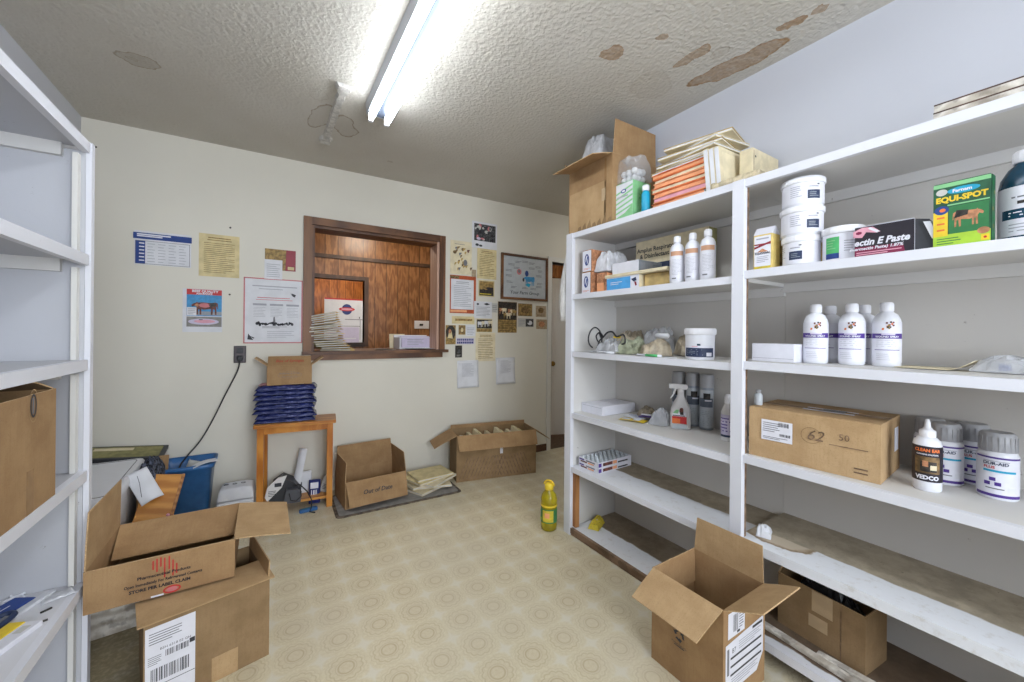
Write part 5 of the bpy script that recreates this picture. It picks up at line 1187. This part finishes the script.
cl.tube(smooth([(1.62, 1.64, cz+.03), (1.6, 1.60, cz), (1.61, 1.57, cz+.03), (1.62, 1.54, cz+.035), (1.61, 1.5, cz+.01), (1.62, 1.46, cz+.02), (1.61, 1.44, cz-.02), (1.62, 1.47, cz-.03)]), .005, 'black_rubber', 8)
cl.tube(smooth([(1.62, 1.655, cz-.06), (1.61, 1.63, cz-.02), (1.615, 1.61, cz+.01), (1.61, 1.63, cz+.03), (1.61, 1.655, cz+.01), (1.615, 1.64, cz-.025), (1.62, 1.61, cz-.03)]), .0042, 'black_rubber', 8)
tag(cl.build('rubber_tubing', None), 'coil of black rubber tubing standing on its edge among the bags', 'tubing')
for i, (y, l, mt) in enumerate(((1.60, .16, 'white_plastic'), (1.30, .18, 'green_label'))):
    m = MB(); m.tube([(0, 0, .006), (0, l*.8, .006)], .006, 'white_plastic', 8); m.tube([(0, l*.8, .006), (0, l, .006)], .002, 'metal', 6); m.tube([(0, .02, .006), (0, l*.5, .006)], .0066, mt, 8)
    tag(m.build('syringe', None, (1.592, y-.1, L_(3)), 0), ['thin white syringe along the shelf edge below the black coil', 'thin syringe with green label along the shelf edge before the tan bag'][i], 'syringe')
def dtub(m, r):
    bent(m, -.068, .066, .012, .052, 'navy', r, .0010, 12); bent(m, .03, .055, .016, .032, 'label_white', r, .0014); blines(m, -.055, .02, .018, .048, 4, 'aero_grey', r, .0014, w=.3); bent(m, -.008, .006, .062, .07, 'teal_deep', r, .001); bent(m, -.03, -.005, .057, .06, 'pink', r, .001); m.text('Rx Plus', .018, 'label_white', None or Matrix.Identity(4), 0, 0, bend=r, n=.0016) if False else None
TB = [(.050, 0), (.052, .004), (.054, .098), (.054, .104)]
def tub(label, loc, rot, k, draw, lab, kz=1):
    t = bottle('ointment_tub', label, loc, rot, [(r*k, z*kz) for r, z in TB], 'white_plastic', [(.0565*k, .102*kz), (.058*k, .104*kz), (.058*k, .124*kz), (.055*k, .128*kz)], 'cap_white', (lab[0], lab[1], lab[2], 'label_white'), draw, 'tub')
    return t
tub('white tub with navy band label, beside the heaped bags on the third shelf', (1.655, 1.045, L_(3)), E_+.5, 1.13, dtub, (.0595, .01, .105), 1.08)
m = MB(); m.bev(-.03, .03, -.006, .006, 0, .004, 'white_plastic', .002); tag(m.build('plastic_sliver', None, (1.60, 1.155, L_(3)), E_), 'small pale strip lying before the navy labelled tub', 'strip')

# --- fourth shelf
package('flat_carton', 'plain flat white carton lying by the end panel on the fourth shelf', 'carton', .178, .28, .055, (1.79, 1.729, L_(2)), E_, 'label_white', lambda m, F, w, h: m.rect(-w/2+.01, w/2-.01, h-.012, h-.010, 'ink_pale', F), None, None)
for i, (x, y, w, d, mt, rz, lb, dr) in enumerate(((1.72, 1.475, .14, .075, 'yellow', 20, 'yellow edged product leaflet on the fourth shelf', 1), (1.755, 1.50, .12, .07, 'paper', -12, 'white product leaflet half under the yellow one', 0), (1.80, 1.43, .11, .06, 'purple', 30, 'violet leaflet behind the yellow one', 0))):
    m = MB(); m.curl(w, d, mt, lambda u, v: .003+.008*i+.005*sin(3*u), None); m.rect(-w*.3, w*.4, -d*.2, d*.4, 'paper', TOP(.0085+.012*i)) if i != 1 else m.lines(-w*.4, w*.3, -.02, .02, 3, 'blue_print', TOP(.021))
    tag(m.build('leaflet', None, (x, y, L_(2)), R(90+rz)), lb, 'leaflet')
m = MB(); m.pillow(.12, .10, .06, 'bag_clear', None, 22, 20, .025, 20, 21); tag(m.build('plastic_bag', None, (1.79, 1.345, L_(2)), R(20)), 'crumpled clear plastic bag behind the leaflets and spray bottle', 'plastic bag')
m = MB(); m.pillow(.12, .1, .04, 'bag_tan', None, 18, 16, .02, 20, 22); tag(m.build('paper_bag', None, (1.872, 1.49, L_(2)), R(60)), 'flattened tan paper bag at the back of the fourth shelf', 'bag')
sp = thing('spray_bottle', 'white trigger spray bottle with a red and orange label', 'spray bottle', (1.795, 1.235, L_(2)), E_+.55)
m = MB(); pr_ = [(1, .0), (1.06, .006), (1.06, .07), (1.0, .10), (.7, .135), (.36, .165), (.33, .185)]
loft(m, [[(x*.046*k, y*.028*max(k, .45), z) for x, y in [(cos(2*pi*i/24), sin(2*pi*i/24)) for i in range(24)]] for k, z in pr_], 'spray_white'); m.build('body', sp)
m = MB(); m.lathe([(.015, .18), (.0165, .182), (.0165, .2), (.012, .205)], 'spray_white'); m.box(-.055, .028, -.011, .011, .203, .226, 'spray_white'); m.prism([(-.028, .203), (-.018, .203), (-.034, .165), (-.046, .148), (-.050, .154), (-.04, .17)], -.006, .006, 'spray_white', frame((0, 0, 0), (1, 0, 0), (0, 0, 1)))
m.prism([(.0, .226), (.028, .226), (.034, .212), (.028, .2), (.0, .2)], -.0105, .0105, 'spray_white', frame((0, 0, 0), (1, 0, 0), (0, 0, 1))); m.build('trigger', sp)
m = MB(); F = FRONT(-.0315)
m.rect(-.038, .03, .03, .066, 'red', F); m.rect(-.038, .0, .03, .055, 'orange', F, .001); m.rect(-.034, .026, .066, .088, 'label_white', F); m.rect(-.034, .022, .067, .073, 'ink_soft', F, .001); m.poly([(.0, .075), (.016, .075), (.014, .105), (.004, .108), (-.004, .095)], 'photo_dark', F, .0012); m.disc(.006, .1, .009, .011, 'cow_brown', F, .0014)
m.poly([(-.036, .08), (-.01, .08), (-.006, .1), (-.02, .098)], 'green_box', F, .0009); m.rect(-.038, .034, .004, .027, 'glass_print', F); m.build('label', sp)
AB = [(.030, 0), (.033, .004), (.033, .205), (.031, .213)]
def daero(m, r):
    blines(m, -.03, .035, .02, .1, 9, 'aero_grey', r, seed=4, w=.25); bent(m, -.034, .034, .115, .16, 'aero_band', r, .001, 8); bent(m, -.012, .02, .155, .185, 'photo_dark', r, .0012); bent(m, -.005, .026, .145, .152, 'label_white', r, .0014)
ae = bottle('aerosol_can', 'grey aerosol can with pale cap, half hidden behind the spray bottle', (1.905, 1.325, L_(2)), E_+.5, AB, 'aero_grey', [(.0325, .212), (.033, .214), (.033, .272), (.030, .278)], 'grey_cap', (.033, .012, .2, 'glass_print'), daero, 'aerosol can')
dup(ae, (1.908, 1.243, L_(2)), E_+.7, 'grey aerosol can in the middle of the three behind the spray bottle')
dup(ae, (1.90, 1.160, L_(2)), E_+.45, 'grey aerosol can nearest the shared post on the fourth shelf')
bottle('spray_bottle', 'slim white bottle with violet label half hidden by the shelf post', (1.78, .985, L_(2)), E_+.3, [(.026, 0), (.028, .004), (.028, .13), (.014, .165), (.012, .17)], 'spray_white', [(.013, .168), (.014, .17), (.014, .2), (.01, .21)], 'cap_white', (.028, .02, .12, 'lilac'), lambda m, r: (bent(m, -.03, .02, .02, .03, 'navy', r, .001), blines(m, -.03, .02, .04, .11, 5, 'purple', r)))

# --- fifth shelf: trays of vials
for k in range(2):
    t = thing('vial_tray', ['cardboard tray of wrapped vials, lower of two on the fifth shelf', 'cardboard tray of wrapped vials, upper of two on the fifth shelf'][k], 'vial tray', (1.752, 1.715, L_(1)+.0315*k), E_+R(2))
    m = MB(); w, d, h = .158, .29, .03
    m.box(-w/2, w/2, -d/2, d/2, 0, .003, 'label_white'); 
    for q in ((-w/2, w/2, -d/2, -d/2+.003), (-w/2, w/2, d/2-.003, d/2), (-w/2, -w/2+.003, -d/2, d/2), (w/2-.003, w/2, -d/2, d/2)): m.box(q[0], q[1], q[2], q[3], .003, h, 'label_white')
    F = FRONT(-d/2); S_ = SIDE(w/2)
    m.rect(-w*.38, -w*.05, .006, .014, 'cow_brown', F); m.rect(-w*.0, w*.3, .006, .014, 'orange_pale', F); m.rect(-w*.45, -w*.2, .017, .025, 'purple', F); m.rect(-w*.1, w*.35, .017, .024, 'ink_soft', F)
    m.rect(-d*.48, -d*.40, .004, .026, 'purple', S_); m.rect(-d*.36, -d*.08, .006, .024, 'cow_brown', S_); m.rect(-d*.07, d*.05, .006, .024, 'orange_pale', S_); m.rect(d*.08, d*.38, .006, .014, 'photo_dark', S_)
    m.build('tray', t)
    if k:
        v0 = MB(); v0.lathe([(.013, 0), (.0145, .003), (.0145, .02), (.012, .026), (.009, .03), (.006, .033)], 'glass_print', seg=12)
        first = None
        for i in range(4):
            for j in range(8):
                loc = (-.056+.0373*i, -.124+.0354*j, .0035)
                if first is None: first = v0.build('vial', t, loc)
                else: o2 = first.copy(); C.objects.link(o2); o2.parent = t; o2.location = loc
    else:
        m = MB(); m.box(-w/2+.004, w/2-.004, -d/2+.004, d/2-.004, .004, .028, 'paper_dim'); m.build('liner', t)
m = MB(); m.pillow(.13, .065, .035, 'yellow_label', None, 16, 12, .014, 30, 31); m.disc(.0, 0, .012, .01, 'paper', TOP(.034)); tag(m.build('candy_wrapper', None, (1.715, 1.745, L_(0)), R(28)), 'crumpled yellow and white wrapper on the bottom board near the end panel', 'wrapper')

# --- top inner shelf of the long bay
def dgab(m, F, w, h):
    m.rect(-w/2+.004, w/2-.004, .004, h-.006, 'label_white', F, .0004); m.rect(-w/2+.004, w/2-.004, h*.70, h*.74, 'crimson', F, .0008); m.poly([(-w/2+.004, h*.66), (w/2-.004, h*.78), (w/2-.004, h*.73), (-w/2+.004, h*.6)], 'crimson', F, .001)
    m.rect(-.022, .022, h*.86, h*.9, 'ink_pale', F, .001); m.poly([(-.02, h*.5), (.0, h*.6), (.022, h*.5)], 'cow_tan', F, .001); m.text('EquiShield', .0125, 'ink', F, 0, h*.47, bold=.0003); m.lines(-.02, .022, h*.2, h*.4, 4, 'ink_pale', F); m.rect(-w/2+.004, w/2-.004, .004, .014, 'yellow_label', F, .0008)
yc = package('supplement_carton', 'yellow and white carton with a crimson swoosh beside the shared post', 'carton', .066, .06, .135, (1.625, .757, Rr(4)), E_, 'butter', dgab, None, 'butter', flap=False)
m = MB(); m.prism([(-.03, 0), (.03, 0), (.006, .03), (-.006, .03)], -.033, .033, 'label_white', frame((0, 0, .135), (0, 1, 0), (0, 0, 1))); m.build('gable_top', yc)
m = MB(); m.bev(-.05, .05, -.012, .012, 0, .12, 'photo_gold', .002); tag(m.build('supplement_packet', None, (1.70, .735, Rr(4)), E_), 'golden packet standing behind the yellow and white carton', 'packet')
def dlab(s_):
    def f(m, r):
        bent(m, .006+s_, .046+s_, .022, .052, 'navy', r, .001, 8); blines(m, .012+s_, .042+s_, .028, .046, 3, 'aero_grey', r, .0014); blines(m, -.045+s_, -.008+s_, .03, .072, 6, 'ink_pale', r, .0012); bent(m, .01+s_, .04+s_, .062, .066, 'ink_pale', r, .0012); bent(m, .036+s_, .044+s_, .07, .074, 'ink', r, .0012)
    return f
tub('white tub at the bottom of the stack of three', (1.648, .650, Rr(4)), E_+.40, 1.04, dlab(-.045), (.0560, .008, .08), .84)
tub('white tub in the middle of the stack of three', (1.653, .651, Rr(4)+.1082), E_+.50, 1.16, dlab(0), (.0625, .008, .078), .80)
tub('white tub topmost of the stack of three', (1.655, .650, Rr(4)+.2112), E_+.50, 1.16, dlab(0), (.0625, .008, .078), .80)
def dgrn(m, r):
    bent(m, -.052, -.012, .02, .082, 'green_label', r, .001, 8); bent(m, -.052, -.012, .01, .028, 'blue_print', r, .0013, 8); blines(m, -.048, -.02, .04, .075, 4, 'green_box', r, .0014); blines(m, .0, .035, .03, .07, 5, 'ink_pale', r, .0012); bent(m, .028, .04, .018, .026, 'ink_soft', r, .0012)
tub('short white tub with a green and blue label beside the stack', (1.66, .532, Rr(4)), E_+.35, 1.0, dgrn, (.0545, .008, .09), .92)
m = MB(); m.bev(-.06, .06, -.01, .01, 0, .115, 'photo_gold', .002); tag(m.build('supplement_packet', None, (1.85, .62, Rr(4)), (R(0), 0, E_+.3)), 'golden packet at the back of the shelf between the tubs', 'packet')
def dpaste(m, F, w, h):
    m.rect(-w/2+.001, w/2-.001, .001, h-.001, 'black_print', F, .0004); m.poly([(-w/2+.001, .001), (w/2-.02, .001), (w/2-.025, .03), (-w/2+.001, .034)], 'magenta', F, .0008)
    m.text('ectin E Paste', .0275, 'label_white', F, -.006, .046, bold=.0010, shear=.25, sx=.9, n=.0014); m.text('(ivermectin Paste) 1.87%', .0125, 'label_white', F, -.018, .027, bold=.0004, shear=.2, n=.0014); m.lines(-w*.46, w*.3, .006, .018, 2, 'pink', F, .5, .0013)
    m.poly([(-.072, .066), (-.05, .062), (-.04, .078), (-.016, .072), (-.006, .074), (-.024, .092), (-.05, .094), (-.072, .084)], 'pink', F, .001); m.poly([(-.036, .088), (-.03, .092), (-.008, .076), (-.014, .072)], 'label_white', F, .0014); m.disc(-.058, .078, .008, .005, 'magenta', F, .0014, 8)
pb = package('paste_box', 'black carton lettered E Paste with a pink horse head, crushed at one end', 'carton', .138, .045, .097, (1.615, .412, Rr(4)), E_, 'label_white', dpaste, None, 'black_print')
m = MB(); m.add([(.0695, -.022, .0), (.10, -.018, .004), (.118, -.02, .02), (.098, -.02, .088), (.0695, -.022, .095), (.0695, .02, .0), (.10, .016, .004), (.115, .02, .02), (.095, .02, .088), (.0695, .022, .095)], [(0, 1, 2, 3, 4), (9, 8, 7, 6, 5), (0, 5, 6, 1), (1, 6, 7, 2), (2, 7, 8, 3), (3, 8, 9, 4), (0, 4, 9, 5)], 'grey_dark'); m.build('crushed_end', pb)
m = MB(); m.add([(.086, -.026, .082), (.1, -.026, .08), (.116, -.026, .036), (.104, -.027, .03), (.095, .02, .085), (.108, .02, .083), (.128, .018, .03), (.118, .018, .028)], [(0, 3, 2, 1), (4, 5, 6, 7), (0, 1, 5, 4), (1, 2, 6, 5), (2, 3, 7, 6), (3, 0, 4, 7)], 'paper'); m.build('torn_flap', pb)
def dequi(m, F, w, h):
    m.rect(-w/2+.001, w/2-.001, .001, h-.001, 'green_deep', F, .0004); m.rect(-w/2+.001, w/2-.001, h-.012, h-.001, 'green_box', F, .0007); m.disc(.004, h*.855, .03, .009, 'teal', F, .0010); m.text('Farnam', .012, 'label_white', F, .002, h*.852, bold=.0004, n=.0014); m.disc(-.036, h*.86, .011, .009, 'paper_dim', F, .0012)
    m.text('EQUI-SPOT', .0205, 'yellow', F, .0, h*.735, bold=.0010, sx=.92, n=.0014); m.rect(-.025, .05, h*.635, h*.655, 'green_box', F, .001)
    m.rect(-.022, w/2-.004, h*.17, h*.62, 'green', F, .0007); m.rect(-w/2+.001, -.024, .03, h*.56, 'yellow', F, .0009); m.rect(-w/2+.001, w/2-.001, .001, .034, 'lime', F, .0008)
    m.disc(-.036, h*.58, .014, .012, 'blue_print', F, .0012); m.disc(-.034, h*.58, .006, .005, 'orange', F, .0015); animal(m, -.016, .05, .058, .05, 'cow_tan', F, .0013, flip=True); m.poly([(-.012, .075), (.012, .08), (.014, .093), (-.008, .096)], 'photo_dark', F, .0016)
    for i in range(3): m.rect(-w/2+.008, -.03, .045+.017*i, .050+.017*i, 'orange', F, .0012)
    m.disc(.04, .032, .011, .009, 'cow_tan', F, .0012); m.rect(.036, .05, .006, .022, 'yellow', F, .0011); m.disc(.043, .014, .003, .003, 'red', F, .0014); m.lines(-.045, .0, .006, .026, 3, 'green', F)
package('fly_control_box', 'green and yellow box lettered EQUI-SPOT with a grazing horse', 'box', .106, .034, .176, (1.60, .252, Rr(4)), E_-.05, 'green_deep', dequi, lambda m, F, w, h: [m.disc(-.008+.006*(i % 3), .02+.022*i, .006, .006, 'olive' if i % 2 else 'green', F, .0006+.0001*i, 8) for i in range(7)], 'green_deep')
def dblue2(m, r):
    blines(m, -.03, .03, .105, .115, 1, 'ink_soft', r, w=.4); bent(m, -.05, .05, .055, .08, 'teal_deep', r, .001, 10); blines(m, -.035, .035, .06, .075, 2, 'label_white', r, .0014); blines(m, -.035, .03, .02, .045, 3, 'ink_pale', r, .0012); bent(m, -.02, .03, .092, .1, 'photo_dark', r, .0012)
    m.add([wrap((-.004, .128, .0014), r), wrap((.0, .122, .0014), r), wrap((.016, .136, .0014), r), wrap((.0, .127, .0014), r)], [(0, 1, 2, 3)], 'ink', None)
bottle('medicine_bottle', 'large dark teal bottle with white cap beside the green box', (1.662, .150, Rr(4)), E_+.15, [(.046, 0), (.05, .006), (.05, .14), (.046, .165), (.034, .19), (.024, .2), (.022, .206)], 'teal_deep', [(.024, .204), (.026, .206), (.026, .232), (.022, .236)], 'cap_white', (.05, .012, .138, 'label_white'), dblue2)

# --- next shelf: white spray bottles
package('flat_carton', 'low plain white carton beside the shared post, next to the paw print bottles', 'carton', .15, .12, .068, (1.705, .772-.03, Rr(3)), E_, 'label_white', lambda m, F, w, h: m.rect(-w/2+.004, w/2-.004, .012, .0135, 'ink_pale', F), None, None)
def dpaw(m, r):
    q = random.Random(2)
    for i in range(14):
        u = -.014+.028*q.random(); v = .122+.024*q.random(); bent(m, u, u+.005, v, v+.006, ['cow_brown', 'photo_gold', 'orange', 'photo_dark'][i % 4], r, .001+.0001*i, 1)
    bent(m, -.048, .048, .094, .111, 'purple', r, .001, 12); bent(m, -.014, .02, .106, .112, 'lilac', r, .0013, 6); m.text('WOUND SPRAY', .0085, 'label_white', Matrix.Identity(4), 0, .1, bend=r, bold=.0003, n=.0016)
    blines(m, -.028, .028, .065, .092, 4, 'ink_pale', r, seed=3, w=.15); bent(m, -.034, .034, .055, .057, 'purple', r, .001, 8); blines(m, -.028, .02, .02, .045, 4, 'ink_pale', r, seed=5, w=.15)
PB = [(.033, 0), (.0365, .004), (.037, .14), (.035, .158), (.028, .175), (.017, .183), (.014, .188)]
PC = [(.0165, .186), (.0178, .188), (.0172, .214), (.013, .217)]
pbm = bottle('spray_refill_bottle', 'white paw print bottle with violet stripe, nearest the plain low carton', (1.725, .632, Rr(3)), E_+.3, PB, 'white_plastic', PC, 'cap_white', (.037, .012, .15, 'label_white'), dpaw)
dup(pbm, (1.845, .628, Rr(3)), E_-.3, 'white paw print bottle turned away, second from the low carton')
dup(pbm, (1.765, .538, Rr(3)), E_+.1, 'white paw print bottle in the middle of the row, label turned aside')
dup(pbm, (1.875, .535, Rr(3)), E_-.2, 'white paw print bottle hidden behind the middle of the row')
dup(pbm, (1.79, .452, Rr(3)), E_+.28, 'white paw print bottle at the open end of the row beside the papers')
m = MB(); m.curl(.17, .13, 'manila_pale', lambda u, v: .002+.045*max(0, u-.7)**1.5*4, None, 20, 8); tag(m.build('leaflet', None, (1.80, .335, Rr(3)), E_), 'cream leaflet with an upturned corner beside the paw print bottles', 'leaflet')
m = MB(); m.pillow(.28, .15, .04, 'bag_clear', None, 26, 18, .014, 18, 41); m.disc(-.03, 0, .022, .02, 'blue_print', TOP(.052)); m.disc(.07, .0, .018, .02, 'blue_print', TOP(.051)); m.rect(.0, .03, -.04, .0, 'yellow_label', TOP(.051))
for u in (-.075, -.03, .03): m.rect(u-.012, u+.012, .008, .026, 'blue_print', FRONT(-.064, 0), .001)
tag(m.build('supply_bag', None, (1.82, .12, Rr(3)), E_), 'clear flat bag with blue print at the open end of the shelf', 'bag')

# --- shelf with the long carton
def prLong(b):
    F = FRONT(-.14); b.rect(-.145, -.045, .07, .145, 'label_white', F); b.lines(-.14, -.085, .1, .138, 5, 'ink_soft', F); b.bars(-.09, -.055, .125, .14, 'ink', F, 12, .0012); b.bars(-.085, -.05, .09, .1, 'ink', F, 12, .0012); b.lines(-.14, -.06, .075, .085, 2, 'ink', F)
    b.ringp(.01, .115, .03, .028, .002, 'cardboard_dull', F); b.text('62', .05, 'plinth_brown', F, .02, .115, shear=.3); b.text('50', .03, 'plinth_brown', F, .1, .125); b.rect(.06, .16, .095, .0975, 'plinth_brown', F)
    G = SIDE(.1892); b.rect(.05, .11, .07, .15, 'label_white', G)
    for v_ in (.02, .033): b.rect(.125, .16, v_, v_+.004, 'plinth_brown', F)
lc = carton('cardboard_box', 'long closed cardboard carton with a white label and scrawled marks', (1.742, .619, Rr(2)), E_+R(4.5), .378, .275, .182, {}, 'cardboard_light', 'cardboard_light', prints=prLong)
for nm, y0_, y1_ in (('flap', -.1375, -.001), ('flap', .001, .1375)):
    m = MB(); m.box(-.189, .189, y0_, y1_, .1828, .186, 'cardboard_light'); m.build(nm, lc)
m = MB(); m.box(-.05, .1, -.03, .04, .1862, .1866, 'label_white'); m.rect(.0, .07, -.02, .03, 'ink_soft', TOP(.1867)); m.rect(-.189, .189, -.012, .02, 'tape_clear', TOP(.1863)); m.build('label', lc)
bottle('dropper_vial', 'small clear vial standing on the long carton by the shared post', (1.645, .79, Rr(2)+.187), E_, [(.013, 0), (.014, .003), (.014, .04), (.008, .046)], 'glass_print', [(.008, .046), (.009, .047), (.009, .058), (.007, .06)], 'grey_cap')
eb = thing('ear_cleaner_bottle', 'white nozzle bottle with a black and orange label lettered VEDCO', 'bottle', (1.70, .335, Rr(2)), E_+.2)
m = MB(); m.lathe([(.028, 0), (.0315, .004), (.032, .135), (.029, .148), (.02, .158), (.014, .161)], 'white_plastic', seg=28); m.build('body', eb)
m = MB(); m.lathe([(.018, .16), (.0185, .162), (.0185, .178), (.012, .182), (.008, .188), (.006, .205), (.004, .212), (0, .213)], 'cap_white', seg=20); m.build('nozzle', eb)
m = MB(); m.lathe([(.0324, .03), (.0326, .08), (.0324, .135)], 'black_print', seg=28); r_ = .0328
bent(m, -.028, .028, .055, .104, 'photo_brown', r_, .0006, 8); bent(m, -.015, .02, .06, .09, 'photo_dark', r_, .0009, 5); bent(m, -.01, .002, .075, .092, 'cow_tan', r_, .0012, 3); bent(m, .006, .02, .066, .08, 'manila_pale', r_, .0012, 3)
m.text('CLEAN EAR', .0125, 'orange', Matrix.Identity(4), 0, .123, bend=r_, bold=.0006, sx=.85); m.text('CLEANSING SOLUTION', .0056, 'label_white', Matrix.Identity(4), 0, .111, bend=r_, bold=.0002, sx=.8); m.text('VEDCO', .016, 'label_white', Matrix.Identity(4), 0, .042, bend=r_, bold=.0008, sx=.92); m.build('label', eb)
def ddur(m, r):
    bent(m, -.05, .05, .116, .121, 'purple', r, .001, 12); bent(m, -.05, .05, .008, .016, 'purple', r, .001, 12); m.text('DUR-AID', .012, 'navy', Matrix.Identity(4), -.006, .102, bend=r, bold=.0003); m.text('PLUS', .010, 'red', Matrix.Identity(4), -.018, .091, bend=r, bold=.0003); bent(m, -.03, .034, .078, .084, 'teal', r, .001, 6); bent(m, -.03, .02, .108, .110, 'ink_pale', r, .001, 6)
    for (u, v) in ((-.012, .058), (-.022, .045), (-.002, .045)): bent(m, u-.006, u+.006, v-.005, v+.005, 'purple', r, .001, 3)
    bent(m, -.025, .01, .03, .033, 'ink_soft', r, .001); bent(m, .016, .036, .024, .038, 'paper', r, .001)
CB = [(.037, 0), (.040, .004), (.040, .122), (.037, .132), (.034, .135)]
CC = [(.034, .134), (.0375, .136), (.0355, .182), (.030, .188)]
cm = bottle('supplement_jar', 'white and violet jar with grey cap standing apart at the shelf end', (1.80, .212, Rr(2)), E_+.18, CB, 'white_plastic', CC, 'grey_cap', (.040, .006, .124, 'label_white'), ddur, 'jar')
dup(cm, (1.835, .322, Rr(2)), E_+.3, 'white and violet jar with grey cap just behind the nozzle bottle')
dup(cm, (1.908, .275, Rr(2)), E_+.3, 'white and violet jar with grey cap standing between the other jars at the back')
dup(cm, (1.905, .368, Rr(2)), E_+.3, 'white and violet jar showing only its cap behind the nozzle bottle and jars')
# --- peeling shelf
m = MB(); m.pillow(.07, .05, .03, 'paper', None, 14, 12, .014, 30, 51); tag(m.build('paper_scrap', None, (1.665, .775, Rr(1)), R(20)), 'crumpled white paper scrap on the peeling shelf near the shared post', 'paper')
